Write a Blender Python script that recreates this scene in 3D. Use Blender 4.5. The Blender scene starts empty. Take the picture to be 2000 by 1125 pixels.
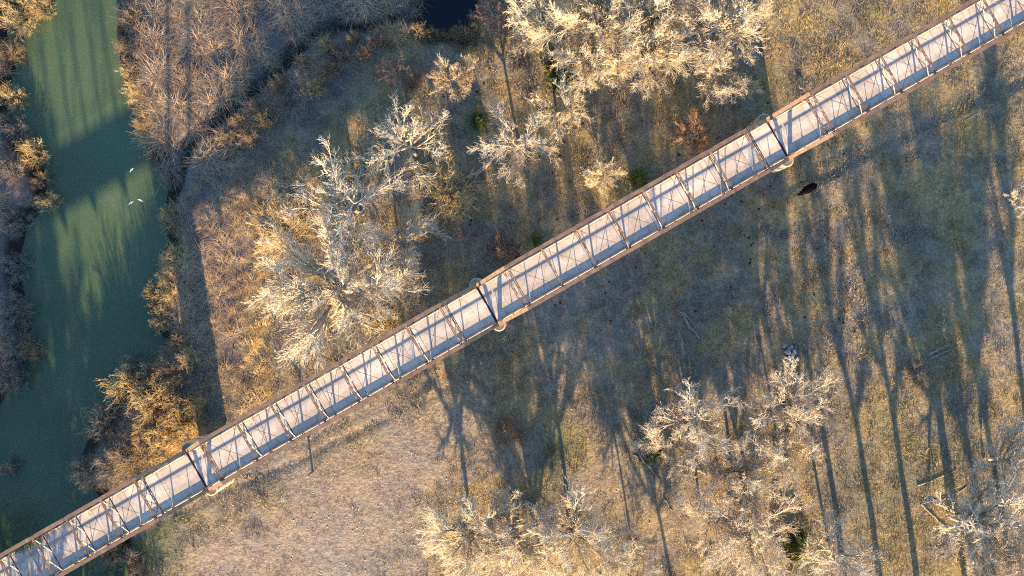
import bpy, bmesh, math
import numpy as np
from mathutils import Vector, Matrix

S = bpy.context.scene
COL = S.collection

# ------------------------------------------------------------------ camera
CAM_H = 149.0                      # metres above the meadow
FPX, CX, CY = 2520.0, 1060.0, 540.0   # focal length and nadir point of the photograph (2000 x 1125 px)
cam_d = bpy.data.cameras.new("camera")
cam = bpy.data.objects.new("camera", cam_d)
COL.objects.link(cam)
cam.location = (0, 0, CAM_H)
cam.rotation_euler = (0, 0, 0)     # straight down, picture top = +Y
cam_d.sensor_width = 36.0
cam_d.lens = 36.0 * FPX / 2000.0
cam_d.shift_x = -(CX - 1000.0) / 2000.0
cam_d.shift_y = (CY - 562.5) / 2000.0
cam_d.clip_start = 1.0
cam_d.clip_end = 20000.0
S.camera = cam

# ------------------------------------------------------------------ sky, sun, exposure
SUN_EL = math.radians(15.5)
SUN_DIR = Vector((math.sin(math.radians(8.3)) * math.cos(SUN_EL),
                  -math.cos(math.radians(8.3)) * math.cos(SUN_EL), math.sin(SUN_EL)))   # towards the sun
W = bpy.data.worlds.new("World")
S.world = W
W.use_nodes = True
wn = W.node_tree
sky = wn.nodes.new("ShaderNodeTexSky")
sky.sky_type = 'NISHITA'
sky.sun_disc = False
sky.sun_elevation = SUN_EL
sky.sun_rotation = math.atan2(SUN_DIR.x, SUN_DIR.y)
sky.air_density = 1.0
sky.dust_density = 0.0
sky.ozone_density = 3.0
bg = wn.nodes["Background"]
bg.inputs[1].default_value = 0.115
wn.links.new(sky.outputs[0], bg.inputs[0])

sun_d = bpy.data.lights.new("sun", 'SUN')
sun_d.energy = 5.0
sun_d.color = (1.0, 0.70, 0.38)
sun_d.angle = math.radians(0.8)
sun = bpy.data.objects.new("sun", sun_d)
COL.objects.link(sun)
sun.rotation_euler = SUN_DIR.to_track_quat('Z', 'Y').to_euler()
sun.location = SUN_DIR * 400

S.view_settings.view_transform = 'Standard'
S.view_settings.look = 'None'
S.view_settings.gamma = 1.0
S.view_settings.use_curve_mapping = False
S.view_settings.exposure = 2.3

S.render.engine = 'CYCLES'
S.cycles.filter_width = 1.1
S.cycles.use_denoising = False
S.cycles.sample_clamp_indirect = 4.0
S.cycles.max_bounces = 6
S.cycles.diffuse_bounces = 3
S.cycles.glossy_bounces = 2
S.cycles.transmission_bounces = 2
S.cycles.transparent_max_bounces = 4

# ------------------------------------------------------------------ helpers
def g(px, py, z=0.0):
    """place on the land (at height z) that the photograph shows at this pixel"""
    k = (CAM_H - z) / FPX
    return Vector(((px - CX) * k, (CY - py) * k, z))

def gp(pts, z=0.0):
    return np.array([[(p[0] - CX) * (CAM_H - z) / FPX, (CY - p[1]) * (CAM_H - z) / FPX] for p in pts])

def mesh_np(name, verts, faces, smooth=True):
    verts = np.asarray(verts, dtype=np.float32)
    faces = np.asarray(faces, dtype=np.int32)
    me = bpy.data.meshes.new(name)
    nf, k = faces.shape
    me.vertices.add(len(verts)); me.vertices.foreach_set("co", verts.ravel())
    me.loops.add(nf * k); me.loops.foreach_set("vertex_index", faces.ravel())
    me.polygons.add(nf)
    me.polygons.foreach_set("loop_start", np.arange(0, nf * k, k, dtype=np.int32))
    me.update(calc_edges=True)
    me.polygons.foreach_set("use_smooth", np.full(nf, smooth, dtype=bool))
    me.validate()
    return me

def link(name, me, mat=None, parent=None):
    o = bpy.data.objects.new(name, me)
    COL.objects.link(o)
    if mat is not None and me is not None and len(me.materials) == 0:
        me.materials.append(mat)
    if parent is not None:
        o.parent = parent
    return o

def tag(o, label=None, cat=None, group=None, kind=None):
    if label: o["label"] = label
    if cat: o["category"] = cat
    if group: o["group"] = group
    if kind: o["kind"] = kind
    return o

def empty(name, loc, rz=0.0):
    o = bpy.data.objects.new(name, None)
    o.empty_display_size = 0.5
    COL.objects.link(o)
    o.location = loc
    o.rotation_euler = (0, 0, rz)
    return o

class MB:
    """collects boxes, bars and tubes for one mesh"""
    def __init__(s): s.v, s.f, s.n = [], [], 0
    def _add(s, v, f):
        s.v.append(np.asarray(v, float)); s.f += [tuple(i + s.n for i in q) for q in f]; s.n += len(v)
        return s
    def box(s, c, d, rot=None):
        c = Vector(c); h = [x / 2 for x in d]
        vs = []
        for x in (-1, 1):
            for y in (-1, 1):
                for z in (-1, 1):
                    p = Vector((x * h[0], y * h[1], z * h[2]))
                    if rot is not None: p = rot @ p
                    vs.append(tuple(c + p))
        return s._add(vs, [(0, 1, 3, 2), (4, 6, 7, 5), (0, 4, 5, 1), (2, 3, 7, 6), (0, 2, 6, 4), (1, 5, 7, 3)])
    def bar(s, a, b, w, h, up=(0, 0, 1)):
        a, b = Vector(a), Vector(b)
        x = (b - a); L = x.length; x.normalize()
        y = Vector(up).cross(x)
        if y.length < 1e-4: y = Vector((0, 1, 0)).cross(x)
        y.normalize(); z = x.cross(y)
        return s.box((a + b) / 2, (L, w, h), Matrix((x, y, z)).transposed())
    def tube(s, a, b, r, n=6, r2=None):
        a, b = Vector(a), Vector(b)
        r2 = r if r2 is None else r2
        x = (b - a).normalized()
        y = Vector((0, 0, 1)).cross(x)
        if y.length < 1e-3: y = Vector((1, 0, 0)).cross(x)
        y.normalize(); z = x.cross(y)
        vs = []
        for p, rr in ((a, r), (b, r2)):
            for i in range(n):
                t = 2 * math.pi * i / n
                vs.append(tuple(p + y * (rr * math.cos(t)) + z * (rr * math.sin(t))))
        f = [(i, (i + 1) % n, n + (i + 1) % n, n + i) for i in range(n)]
        f += [tuple(range(n - 1, -1, -1)), tuple(range(n, 2 * n))]
        return s._add(vs, f)
    def prism(s, prof, x0, x1):
        """profile of (y, z) swept along x"""
        n = len(prof)
        vs = [(x0, y, z) for y, z in prof] + [(x1, y, z) for y, z in prof]
        f = [(i, n + i, n + (i + 1) % n, (i + 1) % n) for i in range(n)]
        f += [tuple(range(n)), tuple(range(2 * n - 1, n - 1, -1))]
        return s._add(vs, f)
    def lathe(s, c, prof, n=28):
        """profile of (r, z) turned round the vertical through c"""
        c = Vector(c); vs = []; m = len(prof)
        for r, z in prof:
            for i in range(n):
                t = 2 * math.pi * i / n
                vs.append((c.x + r * math.cos(t), c.y + r * math.sin(t), c.z + z))
        f = []
        for j in range(m - 1):
            for i in range(n):
                f.append((j * n + i, j * n + (i + 1) % n, (j + 1) * n + (i + 1) % n, (j + 1) * n + i))
        f.append(tuple(range((m - 1) * n, m * n)))
        return s._add(vs, f)
    def mesh(s, name, smooth=False):
        me = bpy.data.meshes.new(name)
        me.from_pydata([tuple(r) for r in np.concatenate(s.v)], [], s.f)
        bm = bmesh.new(); bm.from_mesh(me); bmesh.ops.recalc_face_normals(bm, faces=bm.faces); bm.to_mesh(me); bm.free()
        if smooth:
            for p in me.polygons: p.use_smooth = True
        me.update()
        return me

# value noise in numpy (terrain shape, scatter masks)
_R = np.random.default_rng(7)
_TAB = _R.random((256, 256))
def vnoise(x, y, s, ox=0.0):
    x = np.asarray(x) / s + ox + 100.0; y = np.asarray(y) / s + ox * 1.7 + 100.0
    xi = np.floor(x).astype(int); yi = np.floor(y).astype(int)
    fx = x - xi; fy = y - yi
    fx = fx * fx * (3 - 2 * fx); fy = fy * fy * (3 - 2 * fy)
    a = _TAB[xi % 256, yi % 256]; b = _TAB[(xi + 1) % 256, yi % 256]
    c = _TAB[xi % 256, (yi + 1) % 256]; d = _TAB[(xi + 1) % 256, (yi + 1) % 256]
    return (a * (1 - fx) + b * fx) * (1 - fy) + (c * (1 - fx) + d * fx) * fy
def fbm(x, y, s, ox=0.0, o=4):
    t, a, w = 0, 1.0, 0
    for i in range(o):
        t = t + a * vnoise(x, y, s / 2 ** i, ox + 13.1 * i); w += a; a *= 0.5
    return t / w

def seg_dist(px, py, poly, closed=True):
    """distance from points to a polyline"""
    d = np.full(px.shape, 1e9)
    n = len(poly)
    for i in range(n if closed else n - 1):
        ax, ay = poly[i]; bx, by = poly[(i + 1) % n]
        vx, vy = bx - ax, by - ay
        t = np.clip(((px - ax) * vx + (py - ay) * vy) / (vx * vx + vy * vy + 1e-9), 0, 1)
        d = np.minimum(d, np.hypot(px - ax - t * vx, py - ay - t * vy))
    return d
def inside(px, py, poly):
    r = np.zeros(px.shape, bool); n = len(poly)
    for i in range(n):
        ax, ay = poly[i]; bx, by = poly[(i + 1) % n]
        c = ((ay > py) != (by > py)) & (px < (bx - ax) * (py - ay) / (by - ay + 1e-12) + ax)
        r ^= c
    return r
def smooth01(t):
    t = np.clip(t, 0, 1); return t * t * (3 - 2 * t)

# ------------------------------------------------------------------ materials
def new_mat(name):
    m = bpy.data.materials.new(name); m.use_nodes = True
    nt = m.node_tree
    b = nt.nodes["Principled BSDF"]
    return m, nt, b
def N(nt, kind, **kw):
    n = nt.nodes.new(kind)
    for k, v in kw.items(): setattr(n, k, v)
    return n
def noise(nt, vec, scale, detail=4.0, rough=0.55):
    n = N(nt, "ShaderNodeTexNoise"); n.inputs["Scale"].default_value = scale
    n.inputs["Detail"].default_value = detail; n.inputs["Roughness"].default_value = rough
    if vec is not None: nt.links.new(vec, n.inputs["Vector"])
    return n.outputs["Fac"]
def ramp(nt, fac, stops, interp='LINEAR'):
    r = N(nt, "ShaderNodeValToRGB"); cr = r.color_ramp; cr.interpolation = interp
    while len(cr.elements) < len(stops): cr.elements.new(0.5)
    for e, (p, c) in zip(cr.elements, stops):
        e.position = p; e.color = (*c, 1) if len(c) == 3 else c
    nt.links.new(fac, r.inputs[0]); return r.outputs[0]
def mix(nt, fac, a, b, blend='MIX'):
    m = N(nt, "ShaderNodeMix", data_type='RGBA', blend_type=blend)
    for sock, v in ((m.inputs[0], fac), (m.inputs[6], a), (m.inputs[7], b)):
        if isinstance(v, (int, float)): sock.default_value = v
        elif isinstance(v, tuple): sock.default_value = (*v, 1) if len(v) == 3 else v
        else: nt.links.new(v, sock)
    return m.outputs[2]
def math_n(nt, op, a, b=None):
    m = N(nt, "ShaderNodeMath", operation=op)
    for i, v in enumerate((a, b)):
        if v is None: continue
        if isinstance(v, (int, float)): m.inputs[i].default_value = v
        else: nt.links.new(v, m.inputs[i])
    return m.outputs[0]
def bump(nt, b, h, dist, strength=1.0):
    n = N(nt, "ShaderNodeBump"); n.inputs["Strength"].default_value = strength
    n.inputs["Distance"].default_value = dist
    nt.links.new(h, n.inputs["Height"]); nt.links.new(n.outputs[0], b.inputs["Normal"])
def world_pos(nt):
    return N(nt, "ShaderNodeNewGeometry").outputs["Position"]
def obj_pos(nt):
    return N(nt, "ShaderNodeTexCoord").outputs["Object"]

def zone_colour(nt, zr, zg, zb, pos, fine):
    """colour of the winter turf: gold, straw and brown, with litter (r), green (g) and bare soil (b)"""
    big = noise(nt, pos, 0.16, 3, 0.6)
    gold = ramp(nt, fine, [(0.25, (0.125, 0.092, 0.048)), (0.5, (0.26, 0.197, 0.102)), (0.75, (0.42, 0.33, 0.185))])
    brown = ramp(nt, fine, [(0.25, (0.090, 0.076, 0.060)), (0.5, (0.18, 0.155, 0.120)), (0.75, (0.29, 0.25, 0.195))])
    c = mix(nt, ramp(nt, big, [(0.42, (0, 0, 0)), (0.58, (1, 1, 1))]), gold, brown)
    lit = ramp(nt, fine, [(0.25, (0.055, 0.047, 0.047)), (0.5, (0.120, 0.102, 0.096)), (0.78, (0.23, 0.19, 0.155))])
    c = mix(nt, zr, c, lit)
    grn = ramp(nt, fine, [(0.25, (0.045, 0.058, 0.030)), (0.5, (0.100, 0.115, 0.060)), (0.75, (0.18, 0.185, 0.10))])
    c = mix(nt, zg, c, grn)
    soil = ramp(nt, fine, [(0.25, (0.13, 0.105, 0.085)), (0.5, (0.24, 0.20, 0.165)), (0.75, (0.37, 0.32, 0.265))])
    return mix(nt, zb, c, soil)

def mat_ground():
    m, nt, b = new_mat("winter_turf")
    pos = world_pos(nt)
    at = N(nt, "ShaderNodeAttribute", attribute_name="zone")
    sp = N(nt, "ShaderNodeSeparateColor"); nt.links.new(at.outputs["Color"], sp.inputs[0])
    fine = noise(nt, pos, 2.6, 8, 0.72)
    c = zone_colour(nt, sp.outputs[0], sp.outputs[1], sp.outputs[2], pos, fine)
    mud = ramp(nt, at.outputs["Alpha"], [(0.2, (0, 0, 0)), (0.8, (1, 1, 1))])
    c = mix(nt, mud, c, (0.030, 0.026, 0.020))
    sp2 = noise(nt, pos, 7.0, 3, 0.6)
    c = mix(nt, ramp(nt, sp2, [(0.68, (0, 0, 0)), (0.74, (0.8, 0.8, 0.8))]), c, (0.40, 0.32, 0.23))
    nt.links.new(c, b.inputs["Base Color"])
    b.inputs["Roughness"].default_value = 1.0
    b.inputs["Specular IOR Level"].default_value = 0.05
    h = noise(nt, pos, 1.6, 9, 0.72)
    bump(nt, b, h, 0.34, 0.65)
    return m

def mat_tuft(name, tint=(1, 1, 1)):
    m, nt, b = new_mat(name)
    pos = world_pos(nt)
    at = N(nt, "ShaderNodeAttribute", attribute_name="zone", attribute_type='INSTANCER')
    sp = N(nt, "ShaderNodeSeparateColor"); nt.links.new(at.outputs["Color"], sp.inputs[0])
    rnd = N(nt, "ShaderNodeObjectInfo").outputs["Random"]
    f2 = noise(nt, pos, 2.2, 4, 0.6)
    fine = math_n(nt, 'ADD', math_n(nt, 'MULTIPLY', rnd, 0.35), math_n(nt, 'MULTIPLY', f2, 0.65))
    c = zone_colour(nt, sp.outputs[0], sp.outputs[1], sp.outputs[2], pos, fine)
    c = mix(nt, 1.0, c, tint, 'MULTIPLY')
    nt.links.new(c, b.inputs["Base Color"])
    b.inputs["Roughness"].default_value = 0.8
    b.inputs["Specular IOR Level"].default_value = 0.1
    return m

def mat_bark(name, dark, light, scale=6.0):
    m, nt, b = new_mat(name)
    p = world_pos(nt)
    f = noise(nt, p, scale, 5, 0.65)
    c = ramp(nt, f, [(0.3, dark), (0.7, light)])
    nt.links.new(c, b.inputs["Base Color"])
    b.inputs["Roughness"].default_value = 0.9
    b.inputs["Specular IOR Level"].default_value = 0.1
    bump(nt, b, noise(nt, p, 14, 4, 0.6), 0.04, 0.7)
    return m

def mat_leaf(name, a, b_, scale=3.0):
    m, nt, b = new_mat(name)
    p = world_pos(nt)
    f = noise(nt, p, scale, 5, 0.7)
    nt.links.new(ramp(nt, f, [(0.3, a), (0.7, b_)]), b.inputs["Base Color"])
    b.inputs["Roughness"].default_value = 0.8
    b.inputs["Specular IOR Level"].default_value = 0.15
    return m

def mat_rust(name, base, pale, amount):
    m, nt, b = new_mat(name)
    p = world_pos(nt)
    f = noise(nt, p, 1.3, 7, 0.7)
    c = ramp(nt, f, [(0.3, tuple(x * 0.5 for x in base)), (0.55, base), (0.75, tuple(min(1, x * 1.5) for x in base))])
    f2 = noise(nt, p, 2.3, 6, 0.75)
    k = ramp(nt, f2, [(amount, (0, 0, 0)), (amount + 0.06, (1, 1, 1))])
    c = mix(nt, k, c, pale)
    nt.links.new(c, b.inputs["Base Color"])
    b.inputs["Roughness"].default_value = 0.75
    b.inputs["Metallic"].default_value = 0.0
    b.inputs["Specular IOR Level"].default_value = 0.3
    bump(nt, b, noise(nt, p, 9, 5, 0.7), 0.02, 0.6)
    return m

def mat_concrete(name, a, b_, stain, bumpd=0.02, tracks=False):
    m, nt, b = new_mat(name)
    p = world_pos(nt)
    f = noise(nt, p, 0.9, 8, 0.65)
    c = ramp(nt, f, [(0.3, a), (0.7, b_)])
    s = noise(nt, p, 0.35, 6, 0.7)
    c = mix(nt, ramp(nt, s, [(0.50, (0, 0, 0)), (0.72, (0.75, 0.75, 0.75))]), c, stain)
    v = N(nt, "ShaderNodeTexVoronoi", feature='DISTANCE_TO_EDGE'); v.inputs["Scale"].default_value = 0.33
    wv = N(nt, "ShaderNodeTexNoise"); wv.inputs["Scale"].default_value = 1.5; wv.inputs["Detail"].default_value = 5
    nt.links.new(p, wv.inputs["Vector"])
    va = N(nt, "ShaderNodeVectorMath", operation='ADD')
    nt.links.new(p, va.inputs[0]); nt.links.new(wv.outputs["Color"], va.inputs[1])
    nt.links.new(va.outputs[0], v.inputs["Vector"])
    crack = ramp(nt, v.outputs["Distance"], [(0.0, (0.55, 0.55, 0.55)), (0.012, (0, 0, 0))])
    c = mix(nt, crack, c, (0.10, 0.09, 0.08))
    if tracks:      # worn wheel lines, grit and leaf litter along the kerbs, dark weeping across the slabs
        sx = N(nt, "ShaderNodeSeparateXYZ"); nt.links.new(obj_pos(nt), sx.inputs[0])
        ay = math_n(nt, 'ABSOLUTE', sx.outputs[1])
        w = math_n(nt, 'ADD', ay, math_n(nt, 'MULTIPLY', math_n(nt, 'SUBTRACT', noise(nt, p, 1.1, 5, 0.7), 0.5), 0.9))
        k = ramp(nt, math_n(nt, 'MULTIPLY', w, 0.4), [(0.14, (0, 0, 0)), (0.26, (0.6, 0.6, 0.6)), (0.42, (0.6, 0.6, 0.6)), (0.54, (0, 0, 0))])
        c = mix(nt, k, c, tuple(x * 0.72 for x in a))
        k = ramp(nt, math_n(nt, 'MULTIPLY', w, 0.4), [(0.72, (0, 0, 0)), (0.86, (0.7, 0.7, 0.7))])
        c = mix(nt, k, c, (0.17, 0.125, 0.085))
        mp = N(nt, "ShaderNodeMapping"); mp.inputs["Scale"].default_value = (1.6, 0.14, 1.0); nt.links.new(obj_pos(nt), mp.inputs[0])
        st = noise(nt, mp.outputs[0], 1.4, 5, 0.65)
        c = mix(nt, 1.0, c, ramp(nt, N(nt, 'ShaderNodeObjectInfo').outputs['Random'], [(0.0, (0.80, 0.79, 0.79)), (1.0, (1.06, 1.05, 1.03))]), 'MULTIPLY')
        c = mix(nt, ramp(nt, st, [(0.52, (0, 0, 0)), (0.68, (0.75, 0.75, 0.75))]), c, tuple(x * 0.6 for x in a))
    g2 = noise(nt, p, 12, 4, 0.7)
    c = mix(nt, ramp(nt, g2, [(0.35, (0.25, 0.25, 0.25)), (0.5, (0, 0, 0))]), c, (0.14, 0.125, 0.11))
    nt.links.new(c, b.inputs["Base Color"])
    b.inputs["Roughness"].default_value = 0.92
    b.inputs["Specular IOR Level"].default_value = 0.15
    bump(nt, b, g2, bumpd, 0.6)
    return m

def mat_water():
    m, nt, b = new_mat("river_water")
    p = world_pos(nt)
    f = noise(nt, p, 0.10, 5, 0.6)
    c = ramp(nt, f, [(0.35, (0.050, 0.080, 0.044)), (0.65, (0.068, 0.102, 0.058))])
    nt.links.new(c, b.inputs["Base Color"])
    b.inputs["Roughness"].default_value = 0.12
    b.inputs["Subsurface Weight"].default_value = 0.35
    b.inputs["Subsurface Radius"].default_value = (0.7, 1.0, 0.9)
    b.inputs["Subsurface Scale"].default_value = 0.9
    b.inputs["IOR"].default_value = 1.33
    bump(nt, b, noise(nt, p, 2.4, 4, 0.6), 0.03, 0.35)
    return m

M = {}
M['ground'] = mat_ground()
M['tuft'] = mat_tuft("dry_grass")
M['reed'] = mat_tuft("dry_reed", (1.95, 1.72, 1.35))
M['water'] = mat_water()
M['bark'] = mat_bark("grey_bark", (0.20, 0.165, 0.125), (0.42, 0.37, 0.29))
M['twig_pale'] = mat_bark("pale_twigs", (0.48, 0.405, 0.285), (0.69, 0.60, 0.44), 2.0)
M['twig_sand'] = mat_bark("sandy_twigs", (0.44, 0.34, 0.22), (0.60, 0.49, 0.34), 2.0)
M['twig_grey'] = mat_bark("grey_twigs", (0.42, 0.36, 0.27), (0.62, 0.54, 0.42), 2.0)
M['twig_tan'] = mat_bark("tan_twigs", (0.22, 0.155, 0.095), (0.36, 0.27, 0.17), 2.0)
M['twig_mauve'] = mat_bark("mauve_twigs", (0.16, 0.105, 0.09), (0.28, 0.195, 0.165), 2.0)
M['twig_red'] = mat_bark("red_brown_twigs", (0.19, 0.11, 0.070), (0.31, 0.20, 0.125), 2.0)
M['twig_gold'] = mat_bark("golden_twigs", (0.42, 0.30, 0.14), (0.62, 0.47, 0.24), 2.0)
M['twig_ash'] = mat_bark("ash_twigs", (0.17, 0.145, 0.12), (0.29, 0.255, 0.215), 2.0)
M['cedar'] = mat_leaf("cedar_green", (0.030, 0.050, 0.014), (0.095, 0.120, 0.035))
M['cedar_y'] = mat_leaf("yellow_green", (0.070, 0.080, 0.018), (0.20, 0.18, 0.045))
M['rust'] = mat_rust("rusted_iron", (0.150, 0.095, 0.072), (0.36, 0.30, 0.25), 0.66)
M['rust_pale'] = mat_rust("peeling_iron", (0.13, 0.082, 0.060), (0.36, 0.30, 0.24), 0.56)
M['rust_sunlit'] = mat_rust("sunlit_iron", (0.24, 0.16, 0.105), (0.34, 0.27, 0.19), 0.60)  # end posts: the cream of their sunlit faces is put into the colour
M['brace'] = mat_rust("sunlit_brace", (0.30, 0.25, 0.20), (0.46, 0.41, 0.35), 0.55)  # sway braces: paler iron, their brightness in the sun painted in
M['rod'] = mat_rust("iron_rod", (0.075, 0.055, 0.045), (0.30, 0.25, 0.20), 0.70)
M['curb'] = mat_concrete("curb_paint", (0.40, 0.35, 0.28), (0.55, 0.49, 0.40), (0.22, 0.17, 0.12))
M['deck'] = mat_concrete("deck_concrete", (0.44, 0.395, 0.355), (0.56, 0.505, 0.45), (0.30, 0.265, 0.235), tracks=True)
M['pier'] = mat_concrete("pier_concrete", (0.30, 0.26, 0.20), (0.46, 0.40, 0.31), (0.20, 0.15, 0.10))
M['log'] = mat_bark("weathered_log", (0.12, 0.10, 0.08), (0.30, 0.255, 0.205), 3.0)
M['rock'] = mat_concrete("grey_rock", (0.15, 0.14, 0.14), (0.28, 0.265, 0.26), (0.10, 0.09, 0.085))
M['dung'] = mat_bark("dark_clod", (0.012, 0.010, 0.008), (0.03, 0.024, 0.018))

# ------------------------------------------------------------------ terrain and river
WZ = -2.3
RIGHT_BANK = [(232, -900), (236, -300), (236, 0), (230, 100), (258, 200), (284, 290), (302, 330), (322, 372), (312, 420), (322, 470),
              (296, 540), (284, 585), (296, 630), (318, 668), (296, 704), (235, 735), (175, 850), (135, 930), (178, 968),
              (222, 1010), (232, 1070), (245, 1125), (262, 1300), (330, 1700), (330, 2600)]
LEFT_BANK = [(-700, 2600), (-520, 1700), (-190, 1200), (-60, 980), (0, 800), (40, 750), (70, 690), (62, 600), (46, 520), (58, 440), (100, 395),
             (88, 325), (56, 280), (18, 205), (34, 130), (22, 90), (22, 45), (95, -8), (-60, -300), (-260, -900)]
RIVER = gp(RIGHT_BANK + LEFT_BANK, WZ)
POND = gp([(822, -40), (830, 40), (855, 54), (905, 54), (925, 30), (928, -40)], WZ)
CREEK = gp([(326, 402), (346, 385), (352, 340), (372, 288), (425, 240), (470, 198), (520, 160), (560, 122), (600, 78), (660, 52), (740, 46), (830, 34)], -1.0)

BERM = gp([(200, 1090), (430, 985), (610, 900), (850, 788), (1180, 604), (1480, 428), (1700, 312), (1970, 185), (2300, 40)])
def bank_t(x, y):
    """signed distance north of the low bank that runs beside the bridge"""
    d = np.full(x.shape, 1e9); sgn = np.zeros(x.shape)
    for (ax, ay), (bx, by) in zip(BERM[:-1], BERM[1:]):
        vx, vy = bx - ax, by - ay
        t = np.clip(((x - ax) * vx + (y - ay) * vy) / (vx * vx + vy * vy), 0, 1)
        dd = np.hypot(x - ax - t * vx, y - ay - t * vy)
        sd = vx * (y - ay) - vy * (x - ax)
        sgn = np.where(dd < d, np.sign(sd), sgn); d = np.minimum(d, dd)
    return d * sgn + (fbm(x, y, 7.0, 91.0) - 0.5) * 1.2
def height(x, y):
    di = seg_dist(x, y, RIVER); ins = inside(x, y, RIVER)
    wob = (fbm(x, y, 5.0, 3.0) - 0.5) * 1.6
    d = np.where(ins, -di, di) + wob * (di < 12)
    z = np.where(d > 0, WZ - 0.05 + smooth01(d / 4.2) * (-WZ + 0.05), WZ - np.minimum(-d * 0.5, 1.6) - 0.05)
    dp = seg_dist(x, y, POND); ip = inside(x, y, POND)
    d2 = np.where(ip, -dp, dp) + (fbm(x, y, 3.0, 5.0) - 0.5) * 2.4
    z2 = np.where(d2 > 0, WZ - 0.05 + smooth01(d2 / 3.4) * (-WZ + 0.05), WZ - np.minimum(-d2 * 0.6, 1.2) - 0.05)
    z = np.minimum(z, z2)
    dc = seg_dist(x, y, CREEK, False) + (fbm(x, y, 2.0, 9.0) - 0.5) * 0.5
    z3 = np.where(dc < 2.0, -1.5 + smooth01((dc - 0.1) / 1.5) * 1.5, 0.0)
    z = np.minimum(z, z3)
    land = np.clip((d - 3.0) / 6.0, 0, 1)
    bt = bank_t(x, y)
    z = z + land * np.where(bt < 0, 0.32 * np.exp(bt / 9.0), 0.32 * np.exp(-bt / 0.35)) * np.clip(fbm(x, y, 9.0, 19.0) * 2.2 - 0.25, 0.15, 1.0) * (np.abs(bt) < 60) * (0.35 + 0.65 * smooth01((x + 12.0) / 22.0))
    z = z + ((fbm(x, y, 17.0, 21.0) - 0.5) * 0.55 + (fbm(x, y, 2.6, 40.0, 3) - 0.5) * 0.16) * land * np.clip(dc / 3, 0, 1)
    return z

def axis(lo, hi, step, far):
    a = list(np.arange(lo, hi + 1e-6, step)); s = step; l, h = lo, hi; L, Hh = [], []
    while h < far:
        s *= 1.35; h += s; l -= s; Hh.append(h); L.append(l)
    return np.array(L[::-1] + a + Hh)
gx = axis(-72.0, 66.0, 0.36, 6000.0); gy = axis(-44.0, 42.0, 0.36, 6000.0)
GX, GY = np.meshgrid(gx, gy)
GZ = height(GX.ravel(), GY.ravel()).reshape(GX.shape)
def ground_z(x, y):
    return float(height(np.array([x], float), np.array([y], float))[0])

# what the ground is made of: litter, green, soil, mud
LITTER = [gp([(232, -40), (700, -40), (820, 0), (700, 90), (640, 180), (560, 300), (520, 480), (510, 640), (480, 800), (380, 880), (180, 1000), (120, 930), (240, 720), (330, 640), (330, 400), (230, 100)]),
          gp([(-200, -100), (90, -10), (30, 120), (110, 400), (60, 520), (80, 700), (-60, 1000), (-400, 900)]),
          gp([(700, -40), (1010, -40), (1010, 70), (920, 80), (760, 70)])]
GREEN = [(300, 1040, 90, .8), (1275, 870, 45, .7), (1760, 860, 120, .3), (1900, 420, 160, .25), (1100, 140, 60, .7), (1250, 350, 28, .8), (1047, 470, 20, .8), (1550, 1085, 60, .6),
         (930, 235, 30, .8), (1700, 990, 120, .25), (1080, 880, 90, .45), (560, 940, 60, .25), (1650, 260, 90, .25), (1950, 250, 120, .25), (1700, 40, 60, .35), (1480, 860, 80, .3), (1130, 330, 70, .3)]
SOIL = [(640, 1010, 190, .95), (780, 900, 110, .8), (500, 1090, 150, .7), (1010, 860, 60, .4), (700, 840, 60, .4), (1240, 960, 90, .5), (1320, 1000, 80, .5), (880, 820, 80, .6), (1400, 760, 60, .3), (1140, 640, 120, .35)]
GOLD = [(700, 640, 200), (600, 430, 120), (880, 420, 70), (1620, 100, 110), (1600, 500, 110), (1700, 640, 120), (480, 970, 80), (980, 700, 70), (1780, 480, 100), (1580, 60, 80)]
TRAILS = [gp(t) for t in ([(1010, 640), (1090, 760), (1180, 850), (1260, 1000), (1300, 1125)], [(1180, 560), (1300, 640), (1480, 660), (1700, 600), (2000, 560)],
                          [(850, 950), (960, 800), (1090, 700), (1400, 560)], [(960, 110), (1080, 330), (1180, 420), (1290, 380)], [(1560, 430), (1680, 560), (1740, 800), (1700, 1125)])]
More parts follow.
